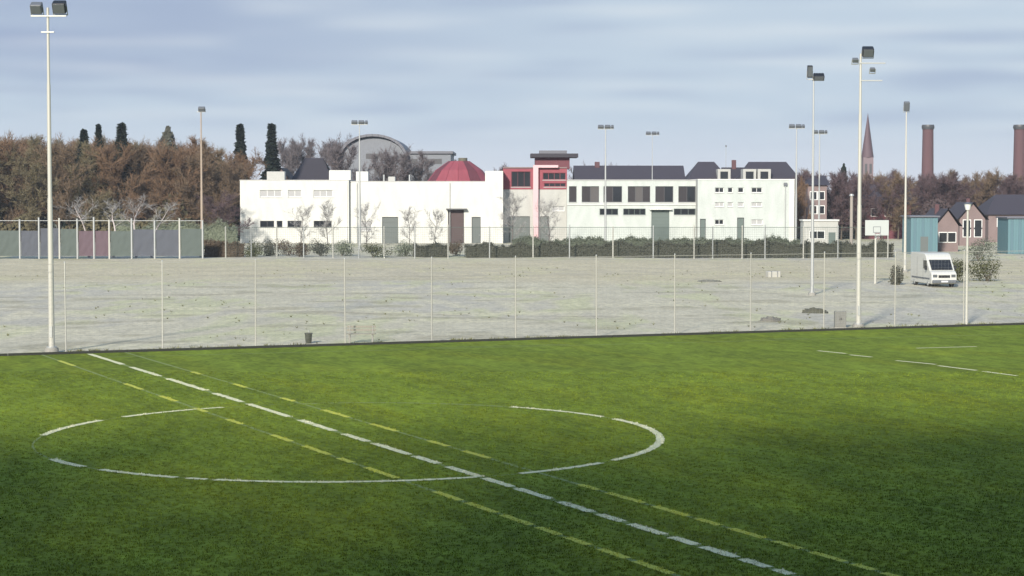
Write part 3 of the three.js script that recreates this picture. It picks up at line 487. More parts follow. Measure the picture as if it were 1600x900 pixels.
{ // red pavilion with a broad low pyramid roof
  const D = 300, t = thing('red_pavilion', 'pavilion with broad low red roof rising behind the white clubhouse', 'building'), cx = X(716, D), w = (X(764, D) - X(668, D)) / 2, ye = Yat(283, D), yt = Yat(251, D);
  const n = 8, wall = new THREE.CylinderGeometry(w * 0.93, w * 0.93, ye, n, 1); wall.translate(cx, ye / 2, -D - w); part('wall', uvMetres(wall.toNonIndexed(), 1 / 16), M.redDark, t);
  for (let i = 0; i < n * 2; i++) { // roof segments, standing seams between
    const a0 = i / (n * 2) * 6.2832, a1 = (i + 1) / (n * 2) * 6.2832 - 0.01, r0 = w * 1.06, r1 = w * 0.78, r2 = w * 0.36, ym = mix(ye, yt, 0.55), p = (a, r, y) => [cx + Math.sin(a) * r, y, -D - w + Math.cos(a) * r];
    const P = [p(a0, r0, ye), p(a1, r0, ye), p(a1, r1, ym), p(a0, r1, ym), p(a1, r2, yt), p(a0, r2, yt), p(a0, r0, ye - 0.6), p(a1, r0, ye - 0.6)], I = [0, 1, 2, 0, 2, 3, 3, 2, 4, 3, 4, 5, 6, 7, 1, 6, 1, 0];
    const m = part('roof_panel', uvMetres(soup(I.flatMap((k) => P[k])), 1 / 8), i % 3 === 1 ? M.redDark : M.red, t); m.material.side = THREE.DoubleSide;
  }
  part('lantern', [bar([cx + 0.6, yt - 0.4, -D - w], [cx + 0.6, yt + 0.5, -D - w], 0.75, 0.7, 8)], std(0.12, 0.11, 0.08, 0.8), t);
}
{ // big grey hall with arched gable
  const D = 335, t = thing('grey_hall', 'large grey hall with arched gable behind the clubhouse roof', 'building'), xa = X(532, D), xb = X(634, D), xc = X(704, D), ye = Yat(262, D), yt = Yat(214, D);
  const arch = (k, e = 0) => { const s = new THREE.Shape(); s.moveTo(xa - e, 0); s.lineTo(xa - e, ye); for (let i = 0; i <= 18; i++) { const a = Math.PI * (1 - i / 18); s.lineTo((xa + xb) / 2 + Math.cos(a) * ((xb - xa) / 2 + e), ye + Math.pow(Math.sin(a), 0.72) * (yt - ye + e)); } s.lineTo(xb + e, 0); s.closePath(); return s; };
  const g = new THREE.ExtrudeGeometry(arch(1), { depth: 22, bevelEnabled: false }); g.translate(0, 0, -D - 22); part('gable_wall', uvMetres(g, 1 / 16), M.greyClad, t);
  for (let i = 0; i < 18; i++) { // roof sheets
    const f = (j, e) => { const a = Math.PI * (1 - j / 18); return [(xa + xb) / 2 + Math.cos(a) * ((xb - xa) / 2 + e), ye + Math.pow(Math.sin(a), 0.72) * (yt - ye + e)]; };
    const [x0, y0] = f(i, 0.08), [x1, y1] = f(i + 0.97, 0.08), [u0, v0] = f(i, 0.5), [u1, v1] = f(i + 0.97, 0.5), s = new THREE.Shape([[x0, y0], [x1, y1], [u1, v1], [u0, v0]].map((p) => new THREE.Vector2(...p))); const q = new THREE.ExtrudeGeometry(s, { depth: 23.2, bevelEnabled: false }); q.translate(0, 0, -D - 22.4); part('roof_panel', q, M.greyRoof, t);
  }
  part('annex', bodyBox(xb + 0.6, xc, 0, Yat(240, D), -D - 20, -D - 1), M.greyClad, t);
  part('annex_roof', box(xb + 0.6, xc + 0.4, Yat(240, D) + 0.003, Yat(236, D), -D - 20.4, -D - 0.6), M.greyRoof, t);
  for (const [a, b, c, e] of [[572, 600, 240, 248], [640, 652, 248, 256], [664, 690, 248, 256], [585, 596, 258, 274]]) part('window', box(X(a, D), X(b, D), Yat(e, D), Yat(c, D), -D - (a > 628 ? 0.997 : -0.003), -D - (a > 628 ? 0.95 : -0.05)), M.frameDark, t);
}
{ // church spire and brick chimneys far off
  const D = 600, t = thing('church_tower', 'far church tower with slender spire behind the right mast', 'church'), cx = X(1355, D), ys = Yat(246, D), w = 1.55;
  part('tower', bodyBox(cx - w, cx + w, 0, ys, -D - w, -D + w), std(0.2, 0.15, 0.16, 0.9), t);
  const sp = new THREE.ConeGeometry(w * 1.25, Yat(176, D) - ys, 8); sp.translate(cx, (Yat(176, D) + ys) / 2, -D); part('spire', sp, std(0.1, 0.06, 0.07, 0.7), t);
  for (const s of [-1, 1]) part('louvre', box(cx + s * 0.7 - 0.35, cx + s * 0.7 + 0.35, ys - 5, ys - 2, -D + w + 0.003, -D + w + 0.1), M.frameDark, t);
  for (const [px, dd, lab] of [[1449, 520, 'tall dark brick chimney right of the church spire'], [1592, 515, 'dark brick chimney at the right edge of the view']]) {
    const c = thing('brick_chimney', lab, 'chimney', [X(px, dd), 0, -dd]), h = Yat(195, dd);
    part('shaft', bar([0, 0, 0], [0, h - 1.2, 0], 1.75, 1.45, 16), M.brick, c); part('crown', [bar([0, h - 1.2, 0], [0, h - 0.5, 0], 1.6, 1.75, 16), bar([0, h - 0.5, 0], [0, h, 0], 1.7, 1.6, 16)], M.frameDark, c);
  }
}
console.log('buildings done');

// ------------------------------------------------------------------ floodlight masts
function lampHead(root, x, y, z, w, h, d, tilt, mat, turn = 0) {
  const m = part('floodlight', rbox(w, h, d, Math.min(w, h) * 0.12), mat, root, [x, y, z]); m.rotation.set(tilt, turn, 0);
  part('lens', rbox(w * 0.86, h * 0.82, 0.03, 0.012, 0, 0, d / 2 + 0.004), M.lens, m);
  for (let i = 0; i < 4; i++) part('cooling_fin', box(-w * 0.36 + i * w * 0.24 - 0.01, -w * 0.36 + i * w * 0.24 + 0.01, -h * 0.36, h * 0.36, -d / 2 - 0.08, -d / 2 + 0.004), mat, m);
  part('bracket', [box(-w / 2 - 0.035, -w / 2 - 0.004, -h / 2 - 0.1, 0.05, -0.03, 0.03), box(w / 2 + 0.004, w / 2 + 0.035, -h / 2 - 0.1, 0.05, -0.03, 0.03), box(-w / 2 - 0.035, w / 2 + 0.035, -h / 2 - 0.13, -h / 2 - 0.1, -0.03, 0.03)], M.galv, m);
  return m;
}
function mast(label, px, basePy, topPy, o, D = ground(px, basePy).z * -1) {
  const h = Yat(topPy, D), x = X(px, D), t = thing('floodlight_mast', label, 'floodlight', [x, 0, -D], 0, 'floodlight masts round the ground'), mat = o.pole ?? M.polePale, r0 = o.r ?? 0.14;
  part('footing', bar([0, -0.1, 0], [0, 0.22, 0], r0 * 2.4, r0 * 2.2, 12), M.concrete, t);
  const p = part('pole', [bar([0, 0.22, 0], [0, h * 0.45, 0], r0, r0 * 0.82, 12), bar([0, h * 0.45, 0], [0, h * 0.78, 0], r0 * 0.72, r0 * 0.6, 12), bar([0, h * 0.78, 0], [0, h, 0], r0 * 0.5, r0 * 0.42, 12)], mat, t);
  part('flange', bar([0, 0.22, 0], [0, 0.28, 0], r0 * 1.7, r0 * 1.7, 12), M.galv, p); part('hatch', box(-0.06, 0.06, 0.7, 1.2, r0 * 0.93, r0 + 0.02), M.galv, p);
  for (const [y, a, b] of o.arms ?? []) part('crossarm', rbox(b - a, 0.07, 0.07, 0.012, (a + b) / 2, h + y, r0 * 0.55), M.galv, t);
  for (const [lx, ly, w, hh, d, tilt, m, turn] of o.lamps) lampHead(t, lx, h + ly, r0 * 0.55, w, hh, d, tilt, m ?? M.lampBlack, turn);
  return t;
}
mast('tall pale floodlight mast at the left end of the pitch edge', 78, 551, 12, { arms: [[-0.38, -0.75, 0.85], [-1.1, -0.3, 0.3]], lamps: [[-0.48, -0.02, 0.52, 0.46, 0.4, 0.5, M.lampGrey], [0.55, 0.02, 0.6, 0.52, 0.42, 0.5]] });
mast('tall pale floodlight mast at the right of the pitch edge, before the spire', 1343, 513, 84, { arms: [[-0.5, -0.1, 1.3], [-1.42, 0, 1.15]], lamps: [[0.36, 0.1, 0.6, 0.5, 0.4, 0.5], [-0.3, -0.35, 0.3, 0.22, 0.2, 0.5, M.lampGrey], [0.62, -0.85, 0.26, 0.2, 0.18, 0.5, M.lampGrey]] });
mast('grey mast with one upright and one level lamp, left of the right mast', 1270, 462, 122, { pole: M.galv, r: 0.12, arms: [[-0.1, -0.4, 0.6]], lamps: [[-0.28, 0.45, 0.36, 0.85, 0.3, 0.2], [0.34, 0.08, 0.75, 0.4, 0.4, 0.7]] });
mast('thin mast with a single small lamp, left of the brick chimney', 1415, 426, 168, { r: 0.13, lamps: [[0, 0.1, 0.5, 0.85, 0.4, 0.3, M.lampGrey]] });
mast('slim mast before the left wood', 315, 402, 172, { pole: std(0.34, 0.27, 0.21, 0.6), r: 0.16, arms: [[-0.2, -0.45, 0.45]], lamps: [[0.1, 0.1, 0.75, 0.5, 0.4, 0.6, M.lampGrey]] });
const tArms = { r: 0.15, pole: M.galv, arms: [[-0.3, -1, 1]], lamps: [[-0.6, 0, 0.7, 0.35, 0.4, 0.6, M.lampGrey], [0.25, 0, 0.7, 0.35, 0.4, 0.6, M.lampGrey], [0.85, 0, 0.3, 0.3, 0.4, 0.6, M.lampGrey]] };
mast('far mast with flat lamp row above the dark slate roofs', 946, 0, 198, tArms, 245);
mast('left one of the twin far masts above the white block', 1244, 0, 197, tArms, 246);
mast('right one of the twin far masts above the white block', 1280, 0, 206, tArms, 262);
mast('far mast rising before the grey arched hall', 562, 0, 191, tArms, 238);
mast('faint far mast over the middle of the row of windows', 1019, 0, 208, { ...tArms, r: 0.09 }, 290);
mast('thin antenna mast behind the hipped slate roofs', 1134, 0, 228, { r: 0.07, pole: M.galv, lamps: [[0, 0, 0.2, 0.2, 0.2, 0.2, M.lampGrey]] }, 325);

// ------------------------------------------------------------------ fences
{ // ball fence along the far edge of the turf
  const t = thing('ball_fence', 'tall pale wire fence along the far edge of the turf', 'fence'), H = 4.1, off = -0.75, wires = [], xs = [];
  for (let i = -9; i < 16; i++) xs.push(X(258, 90) + i * 4.05);
  const z = (x) => edgeZ(x) + off;
  for (const x of xs) { const p = part('post', bar([0, -0.1, 0], [0, H, 0], 0.032, 0.03, 8), xs.indexOf(x) === 8 || xs.indexOf(x) === 9 ? M.polePale : M.fencePost, t, [x, 0, z(x)]); p.rotation.z = 0.008 * n2a(x * 3, 1); part('cap', bar([0, H, 0], [0, H + 0.05, 0], 0.04, 0.02, 8), M.galv, p); }
  const xa = xs[0], xb = xs[xs.length - 1];
  for (let i = 0; i < xs.length - 1; i++) part('rail', bar([xs[i] + 0.05, H - 0.06, z(xs[i])], [xs[i + 1] - 0.05, H - 0.06, z(xs[i + 1])], 0.011, 0.011, 6), M.fencePost, t);
  for (let k = 1; k < 20; k++) wires.push(bar([xa, k * 0.2, z(xa) + 0.05], [xb, k * 0.2, z(xb) + 0.05], 0.0022, 0.0022, 3));
  for (let x = xa; x < xb; x += 0.2) wires.push(bar([x, 0.1, z(x) + 0.05], [x, H - 0.05, z(x) + 0.05], 0.0022, 0.0022, 3));
  const w = part('wire_mesh', wires, M.galv, t); w.userData.kind = 'stuff';
}
{ // far court fence on the left with dark wind screens
  const D = 212, t = thing('court_fence', 'court fence hung with dark wind screens below the left wood', 'fence'), H = 4.3, xs = [-40, -5, 30, 60, 92, 120, 146, 170, 205, 241, 280, 316].map((p) => X(p, D)), r = rng(8);
  xs.forEach((x, i) => { const hh = H + (r() - 0.3) * 0.5; part('post', bar([x, -0.1, -D], [x, hh, -D], 0.11, 0.1, 8), i % 3 === 1 ? M.polePale : M.galv, t); });
  for (let i = 0; i < xs.length - 1; i++) {
    const top = 3.05 + r() * 0.35, g = new THREE.PlaneGeometry(xs[i + 1] - xs[i] - 0.24, top - 0.35, 10, 8), p = g.attributes.position; for (let k = 0; k < p.count; k++) p.setZ(k, 0.07 * n2a(p.getX(k) * 1.3 + i * 7, p.getY(k) * 0.9)); g.computeVertexNormals();
    part('wind_screen', g, [5, 6].includes(i) ? M.screenMaroon : [M.screenGrey, M.screenGreen, M.screenGrey][i % 3], t, [(xs[i] + xs[i + 1]) / 2, 0.3 + (top - 0.35) / 2, -D - 0.1]);
    part('rail', bar([xs[i] + 0.1, H - 0.15, -D], [xs[i + 1] - 0.1, H - 0.15, -D], 0.035, 0.035, 6), M.galv, t);
  }
}
{ // mesh fence before the buildings
  const D = 213.5, t = thing('mesh_fence', 'green mesh fence with pale posts before the white buildings', 'fence'), H = 3.5, pxs = [352, 392, 432, 474, 520, 560, 600, 648, 700, 765, 833, 890, 958, 1021, 1085, 1114, 1160, 1196, 1256, 1310, 1388].map((p) => X(p, D)), wires = [];
  pxs.forEach((x, i) => part('post', bar([x, -0.1, -D], [x, H + (i % 3) * 0.1, -D], 0.075, 0.07, 8), [M.polePale, M.galv][i % 2], t));
  for (let i = 0; i < pxs.length - 1; i++) part('rail', bar([pxs[i] + 0.08, H - 0.1, -D], [pxs[i + 1] - 0.08, H - 0.1, -D], 0.03, 0.03, 6), M.meshGreen, t);
  const a = pxs[0], b = pxs[pxs.length - 1]; for (let x = a; x < b; x += 0.2) wires.push(bar([x, 0.1, -D + 0.12], [x, H - 0.05, -D + 0.12], 0.007, 0.007, 3)); for (let y = 0.2; y < H; y += 0.2) wires.push(bar([a, y, -D + 0.12], [b, y, -D + 0.12], 0.007, 0.007, 3));
  const w = part('wire_mesh', wires, M.meshGreen, t); w.userData.kind = 'stuff';
}
// ------------------------------------------------------------------ hedge and shrubs
function hedge(label, px0, px1, D, h, depth, leaf, seed) {
  const x0 = X(px0, D), x1 = X(px1, D), L = x1 - x0, t = thing('hedge', label, 'hedge', [x0, 0, -D]);
  const core = new THREE.BoxGeometry(L - 0.3, h * 0.8, depth * 0.7, Math.ceil(L * 3), 5, 3), cq = core.attributes.position; for (let i = 0; i < cq.count; i++) { const x = cq.getX(i) + L / 2, y = cq.getY(i) + h * 0.4, z = cq.getZ(i); cq.setXYZ(i, x, y * (0.95 + 0.22 * n2a((x + seed) * 0.22, 3) + 0.08 * n2b(x * 1.7, z * 2 + 5)), z * (1 + 0.25 * n2c(x * 1.3, y * 1.6))); } core.computeVertexNormals(); part('inner_growth', core, leaf, t);
  part('foliage', leafCloud(seed, Math.floor(L * 620), 0.15, (r) => { const x = r() * L, hh = h * (0.86 + 0.2 * n2a((x + seed) * 0.22, 3) + 0.1 * n2b(x * 0.9, seed)), top = r() < 0.3, y = top ? hh * (0.88 + r() * r() * 0.3) : 0.05 + r() * hh, f = r() < 0.72 ? 1 : r() * 2 - 1; return [x, y, f * depth / 2 * (0.75 + r() * 0.3), 0, top ? 1 : 0.25, top ? 0.2 : f]; }), leaf, t);
  const stems = []; for (let x = 0.3; x < L; x += 0.55) stems.push(bar([x, -0.1, 0], [x + 0.15 * n2c(x, 1), h * 0.75, 0.1], 0.03, 0.015, 4)); const s = part('stems', stems, M.bark, t); s.userData.kind = 'stuff';
  return t;
}
hedge('long dark clipped hedge before the right half of the white buildings', 726, 1396, 216.5, 1.75, 1.2, LF.hedge, 41);
hedge('short dark hedge left of the brown door', 645, 700, 218, 1.8, 1.2, LF.hedge, 52);
hedge('low brown hedge between the court fence and the left block', 318, 382, 217, 1.9, 1.2, LF.brown, 63);
hedge('grey-green strip of hedge under the left wood', 178, 372, 246, 3.6, 1.6, LF.sage, 74);
hedge('grey-green hedge behind the long dark hedge', 800, 1250, 232, 2.0, 1.2, LF.green, 85);
function bush(label, px, py, D, w, h, leaf, seed) {
  const t = thing('bush', label, 'bush', [X(px, D), 0, -D]); part('foliage', bushCrown(seed, w / 2, h / 2, w / 2 * 0.8, 1500, 0.14), leaf, t);
  const q = rng(seed), st = []; for (let i = 0; i < 5; i++) st.push(bar([0, -0.1, 0], [(q() - 0.5) * w * 0.5, h * 0.6, (q() - 0.5) * w * 0.4], 0.035, 0.012, 5)); part('stems', st, M.bark, t).userData.kind = 'stuff'; return t;
}
[[397, 2.2, 2.4, 'olive', 'olive bush at the left corner of the white clubhouse'], [420, 1.6, 2.6, 'hedge', 'narrow dark bush below the leftmost small window'], [448, 4.2, 2.3, 'brown', 'broad brown bush below the ground floor windows'], [472, 1.8, 2.0, 'brown', 'small brown bush right of the broad brown one'], [500, 2.4, 2.7, 'hedge', 'squarish dark bush below the widest left window'], [534, 2.6, 2.2, 'sage', 'rounded pale green bush at the joint of the two white blocks'], [583, 4.2, 1.9, 'olive', 'low spreading bush left of the garage door'], [634, 2.6, 2.3, 'sage', 'pale bush right of the garage door'], [712, 1.9, 2.2, 'brown', 'brown bush in front of the brown door']].forEach(([px, w, h, c, l], i) => bush(l, px, 0, 217 + (i % 3) * 2.2, w, h, LF[c], 600 + i));
bush('dark olive bush at the foot of the thin mast', 1400, 0, 151, 1.25, 1.95, LF.hedge, 641);
bush('green bush beside the white van', 1494, 0, 154, 1.9, 2.2, LF.olive, 642);
bush('wide green bush at the right edge', 1545, 0, 158, 3.2, 2.6, LF.olive, 643);
bush('low dark bush beyond the teal shed', 1530, 0, 205, 4.2, 3.2, LF.green, 644);

// small bare trees in front of the white walls
[[512, 262, 0, 1.05, 'small bare tree before the widest left window'], [470, 263, 1, 0.95, 'small bare tree between the left windows'], [572, 262, 1, 1.0, 'small bare tree left of the garage door'], [640, 264, 0, 0.9, 'small bare tree right of the garage door'], [680, 263, 1, 0.85, 'small bare tree left of the brown door'], [800, 262, 0, 1.25, 'small bare tree before the recessed hall'], [858, 264, 1, 1.1, 'small bare tree by the pale portal frame']].forEach(([px, D, v, s, l], i) => plant('small_tree', l, 'tree', VS[v], M.barkGrey, TW.pale, [X(px, D), 0, -D], i * 1.7, s, 'small bare trees before the white walls'));

// ------------------------------------------------------------------ woods
{
  const r = rng(900), cols = ['brown', 'olive', 'brown', 'rust', 'olive', 'brown'], proto = {};
  const put = (px, D, topPy, c, v, label, group, wide = 1) => {
    const h = Yat(topPy, D), key = c + v + group, pos = [X(px, D), 0, -D], s = h / V[v].top;
    if (!proto[key]) proto[key] = plant('bare_tree', label, 'tree', V[v], c === 'grey' ? M.barkGrey : M.bark, TW[c], pos, r() * 6.28, [s * wide, s, s * wide], group); else copy(proto[key], label, pos, r() * 6.28, [s * wide, s, s * wide]);
  };
  const G1 = 'bare trees of the left wood';
  for (let row = 0; row < 4; row++) for (let i = 0; i < 15; i++) { const px = -60 + i * 29 + (row % 2) * 14 + (r() - 0.5) * 14; if (px > 366) continue; const D = 285 + row * 9 + (r() - 0.5) * 6, top = (px < 90 ? 206 : px < 330 ? 211 : 228) + (r() - 0.3) * 16 - (row === 3 ? 4 : 0), c = px > 215 && px < 330 ? ['rust', 'brown', 'rust'][i % 3] : cols[(i + row) % 6], zone = px < 78 ? 'left of the tall left mast' : px < 122 ? 'just right of the tall left mast' : px < 205 ? 'under the three dark conifers' : px < 240 ? 'between the conifers and the evergreen' : px < 290 ? 'under the rounded evergreen' : px < 330 ? 'behind the slim mast' : 'beside the clubhouse corner'; put(px, D, top, c, (i + row) % 3, `${row < 2 ? 'nearer' : 'rear'} bare ${c === 'rust' ? 'reddish brown' : c === 'olive' ? 'olive brown' : 'brown'} tree of the left wood ${zone}`, G1, 1.05); }
  const G2 = 'grey bare trees far behind the roofs';
  for (const [px, top, D] of [[552, 212, 322], [585, 226, 326], [620, 216, 324], [655, 230, 326], [438, 206, 420], [462, 214, 430], [490, 211, 420], [516, 208, 415], [536, 200, 400], [690, 236, 430], [708, 238, 440], [792, 252, 430], [905, 248, 440], [930, 252, 430], [968, 252, 430], [1000, 256, 440]]) put(px, D, top, px < 680 ? 'grey' : 'plum', Math.floor(px) % 3, px < 545 ? 'grey bare tree behind the dark gabled roofs, left of the arched hall' : px < 680 ? 'grey bare tree in front of the grey arched hall' : px < 850 ? 'purplish bare tree behind the red pavilion' : 'purplish bare tree behind the long slate roof', G2, 0.9);
  const G3 = 'dark bare trees behind the right masts';
  for (let row = 0; row < 3; row++) for (let i = 0; i < 13; i++) { const px = 1250 + i * 31 + row * 10 + (r() - 0.5) * 12; if (px > 1262 && px < 1290 && row === 0) continue; put(px, 296 + row * 13 + (px > 1430 ? 16 : 0), 264 + (r() - 0.4) * 12, ['plum', 'brown', 'plum', 'plum'][(i + row) % 4], (i * 2 + row) % 3, `${row ? 'rear' : 'nearer'} bare ${(i + row) % 4 === 1 ? 'brown' : 'dark purplish'} tree ${px < 1343 ? 'between the white block and the right mast' : px < 1415 ? 'between the right mast and the thin mast' : px < 1510 ? 'under the tall brick chimney' : 'behind the houses at the right edge'}`, G3, 1.15); }
  put(1251, 284, 272, 'rust', 1, 'narrow reddish tree at the right corner of the white block', 'single', 0.55);
  put(352, 268, 292, 'plum', 2, 'round dark bare tree touching the left corner of the clubhouse', 'single2', 1.5);
}
{
  const C1 = coniferGeo(71, 17, 2.3, 1.0, 6000), C2 = coniferGeo(72, 17, 1.25, 0.85, 5000), C3 = coniferGeo(73, 15, 3.2, 0.55, 3800);
  for (const [px, top, g, w, l] of [[132, 204, C1, 1.9, 'leftmost of the three dark conifers standing over the left wood'], [155, 196, C1, 1.4, 'thin middle conifer of the three over the left wood'], [191, 194, C1, 2.1, 'broad rightmost conifer of the three over the left wood'], [376, 195, C2, 2.0, 'narrow dark conifer left of the clubhouse roof'], [425, 195, C2, 2.1, 'narrow dark conifer over the left block of the clubhouse']]) { const D = px > 300 ? 312 : 288, s = Yat(top, D) / 17; plant('conifer', l, 'tree', g, M.bark, LF.dark, [X(px, D), 0, -D], px, [s * w, s, s * w], 'dark conifers'); }
  { const D = 300, s = Yat(198, D) / 15; plant('evergreen_tree', 'rounded evergreen crown topping the left wood beside the slim mast', 'tree', C3, M.bark, LF.hedge, [X(263, D), 0, -D], 1, [s, s, s], 'dark conifers'); }
  { const D = 330, s = Yat(256, D) / 15; plant('evergreen_tree', 'small dark evergreen between the twin far masts and the spire', 'tree', C3, M.bark, LF.dark, [X(1318, D), 0, -D], 1, [s * 0.7, s, s * 0.7], 'dark conifers'); }
  const und = leafCloud(987, 26000, 0.55, (r) => { const x = X(-70, 282) + r() * (X(360, 282) - X(-70, 282)), y = 0.1 + Math.pow(r(), 1.4) * 6.2 * (0.7 + 0.5 * n2a(x * 0.12, 1)); return [x, Math.max(0.1, y), -282 - r() * 9, 0, 0.4, 1]; });
  const m = part('thicket', und, leafMat(0.1, 0.088, 0.052), scene); m.userData = { kind: 'stuff', label: 'olive brown thicket under the left wood', category: 'thicket' };
  const und2 = leafCloud(986, 16000, 0.5, (r) => { const x = X(1246, 286) + r() * (X(1660, 286) - X(1246, 286)), y = 0.1 + Math.pow(r(), 1.3) * 6.4 * (0.65 + 0.5 * n2a(x * 0.1, 7)); return [x, Math.max(0.1, y), -303 - r() * 8, 0, 0.4, 1]; });
  const m2 = part('thicket_001', und2, leafMat(0.08, 0.06, 0.06), scene); m2.userData = { kind: 'stuff', label: 'dark mauve thicket behind the right masts', category: 'thicket' };
}
{ // pale trunks in front of the left wood
  const B = [bareTree(811, 6.2, { twigN: 2, twigLen: 0.5, twigW: 0.012, clear: 0.6, limbs: 5, sub: 2, spread: 0.22, lean: 0.03 }), bareTree(822, 6.2, { twigN: 2, twigLen: 0.5, twigW: 0.012, clear: 0.6, limbs: 5, sub: 2, spread: 0.2, lean: -0.02 })];
  [[138, 0, 'leaning pale trunk nearest the maroon wind screen'], [176, 1, 'pale trunk right of the maroon wind screen'], [212, 0, 'short pale trunk in the middle of the court fence'], [236, 1, 'pale trunk left of the slim mast']].forEach(([px, v, l], i) => plant('pale_tree', l, 'tree', B[v], M.birch, TW.pale, [X(px, 216), 0, -216], i * 2.1 + 0.5, [1.7, [1.0, 0.98, 1.02, 0.95][i], 1.7], 'pale trunks behind the court fence'));
}
{ // row of tall trees on the terrace behind the viewpoint; their crowns shade the near turf
  const S = [bareTree(71, 22, { twigN: 6, twigLen: 1.5, twigW: 0.045, clear: 0.2, spread: 0.34, limbs: 10 }), bareTree(72, 22, { twigN: 6, twigLen: 1.5, twigW: 0.045, clear: 0.18, spread: 0.3, limbs: 11 })];
  [[-50, 12, 0, 0.95], [-41, 9, 1, 1.0], [-34, 13, 0, 0.95], [-28, 8, 1, 0.95], [-22, 11, 0, 1.0], [-16.5, 8, 1, 1.0], [-11, 11, 0, 1.02], [-6, 8, 1, 1.02], [-1, 11, 0, 1.06], [4.5, 8, 1, 1.04], [11, 12, 0, 1.0], [18, 9, 1, 0.95], [-38, 19, 1, 0.9], [-30.5, 20, 0, 0.92], [-24, 18, 1, 0.9], [-18, 20, 0, 0.95], [-12.5, 18, 1, 0.92], [-7, 20, 0, 0.95], [-1.5, 18, 1, 0.95], [4, 20, 0, 0.92], [10, 19, 1, 0.9]].forEach(([x, z, v, s], i) => plant('terrace_tree', 'tall bare tree on the grass terrace behind the viewpoint', 'tree', S[v], M.bark, TW.brown, [x, 5.5, z], i * 1.3, s, 'terrace trees'));
}
console.log('plants done');

// ------------------------------------------------------------------ smaller things
{ // white van, front on
  const D = 150, t = thing('white_van', 'white van parked facing the pitch at the right', 'van', [X(1460, D), 0, -D], 0.12);
  const W = 1.98, s = new THREE.Shape(); // side profile, x = forward
  s.moveTo(-2.5, 0.35); s.lineTo(2.28, 0.35); s.quadraticCurveTo(2.4, 0.4, 2.4, 0.6); s.lineTo(2.36, 1.0); s.quadraticCurveTo(2.3, 1.16, 1.95, 1.24); s.lineTo(1.2, 2.1); s.quadraticCurveTo(1.0, 2.5, 0.5, 2.54); s.lineTo(-2.35, 2.54); s.quadraticCurveTo(-2.5, 2.54, -2.5, 2.35); s.closePath();
  const g = new THREE.ExtrudeGeometry(s, { depth: W - 0.16, bevelEnabled: true, bevelSize: 0.07, bevelThickness: 0.08, bevelSegments: 3, curveSegments: 6 }); g.translate(0, 0, -(W - 0.16) / 2); g.rotateY(-Math.PI / 2); part('body', g, M.vanWhite, t);
  const ws = box(-0.84, 0.84, -0.5, 0.5, -0.01, 0.012), ang = Math.atan2(0.75, 0.86); ws.rotateX(-ang); ws.translate(0, 1.72, 1.655); part('windscreen', ws, M.glass, t);
  part('bonnet_seam', box(-0.8, 0.8, 1.135, 1.15, 2.24, 2.33), M.black, t); for (const k of [-1, 1]) part('side_trim', box(k * 0.995 - 0.012, k * 0.995 + 0.012, 0.62, 0.74, -2.2, 2.0), M.lampGrey, t); for (const k of [-1, 1]) part('door_seam', [box(k * 0.992 - 0.004, k * 0.992 + 0.004, 0.5, 2.2, 0.44, 0.46), box(k * 0.992 - 0.004, k * 0.992 + 0.004, 0.5, 2.3, -0.96, -0.94)], M.black, t); part('wiper', bar([-0.5, 1.36, 2.0], [0.15, 1.5, 1.9], 0.012, 0.012, 5), M.black, t);
  part('grille', rbox(0.9, 0.2, 0.05, 0.02, 0, 0.86, 2.46), M.black, t); part('bumper', rbox(1.9, 0.24, 0.16, 0.05, 0, 0.48, 2.45), M.lampGrey, t); part('number_plate', box(-0.26, 0.26, 0.43, 0.54, 2.535, 2.55), M.frame, t);
  for (const k of [-1, 1]) { part('headlight', rbox(0.34, 0.22, 0.08, 0.03, k * 0.72, 0.9, 2.44), M.lens, t); part('mirror', rbox(0.2, 0.3, 0.12, 0.03, k * 1.16, 1.5, 1.55), M.black, t); part('side_window', box(k * 1.0 - 0.003, k * 1.0 + 0.003, 1.42, 2.05, 0.55, 1.3), M.glass, t); for (const z of [1.55, -1.6]) { const w = bar([k * 0.78, 0.33, z], [k * 0.98, 0.33, z], 0.33, 0.33, 20), wh = part('wheel', w, M.black, t); part('rim', bar([k * 0.97, 0.33, z], [k * 1.0, 0.33, z], 0.2, 0.19, 14), M.galv, wh); } }
}
function shed(label, px0, px1, topPy, D, depth) {
  const x0 = X(px0, D), x1 = X(px1, D), h = Yat(topPy, D), t = thing('teal_shed', label, 'shed', [(x0 + x1) / 2, 0, -D]), w = x1 - x0;
  part('wall', box(-w / 2, w / 2, 0, h - 0.25, -depth, -0.05), M.teal, t);
  const n = Math.round(w / 0.3); for (let i = 0; i < n; i++) part('cladding_board', box(-w / 2 + i * w / n + 0.012, -w / 2 + (i + 1) * w / n - 0.012, 0.05, h - 0.26, -0.05, 0), i % 3 === 1 ? M.tealB : M.teal, t);
  part('roof', box(-w / 2 - 0.2, w / 2 + 0.2, h - 0.25, h - 0.08, -depth - 0.2, 0.25), M.greyRoof, t);
  part('door', box(-0.45, 0.45, 0.05, 2.05, 0.002, 0.04), M.doorGrey, t); return t;
}
M.tealB = std(0.09, 0.165, 0.195, 0.6);
shed('tall teal clad shed behind the white van', 1424, 1466, 336, 228, 5);
shed('teal clad shed cut by the right edge of the view', 1576, 1650, 338, 228, 5);
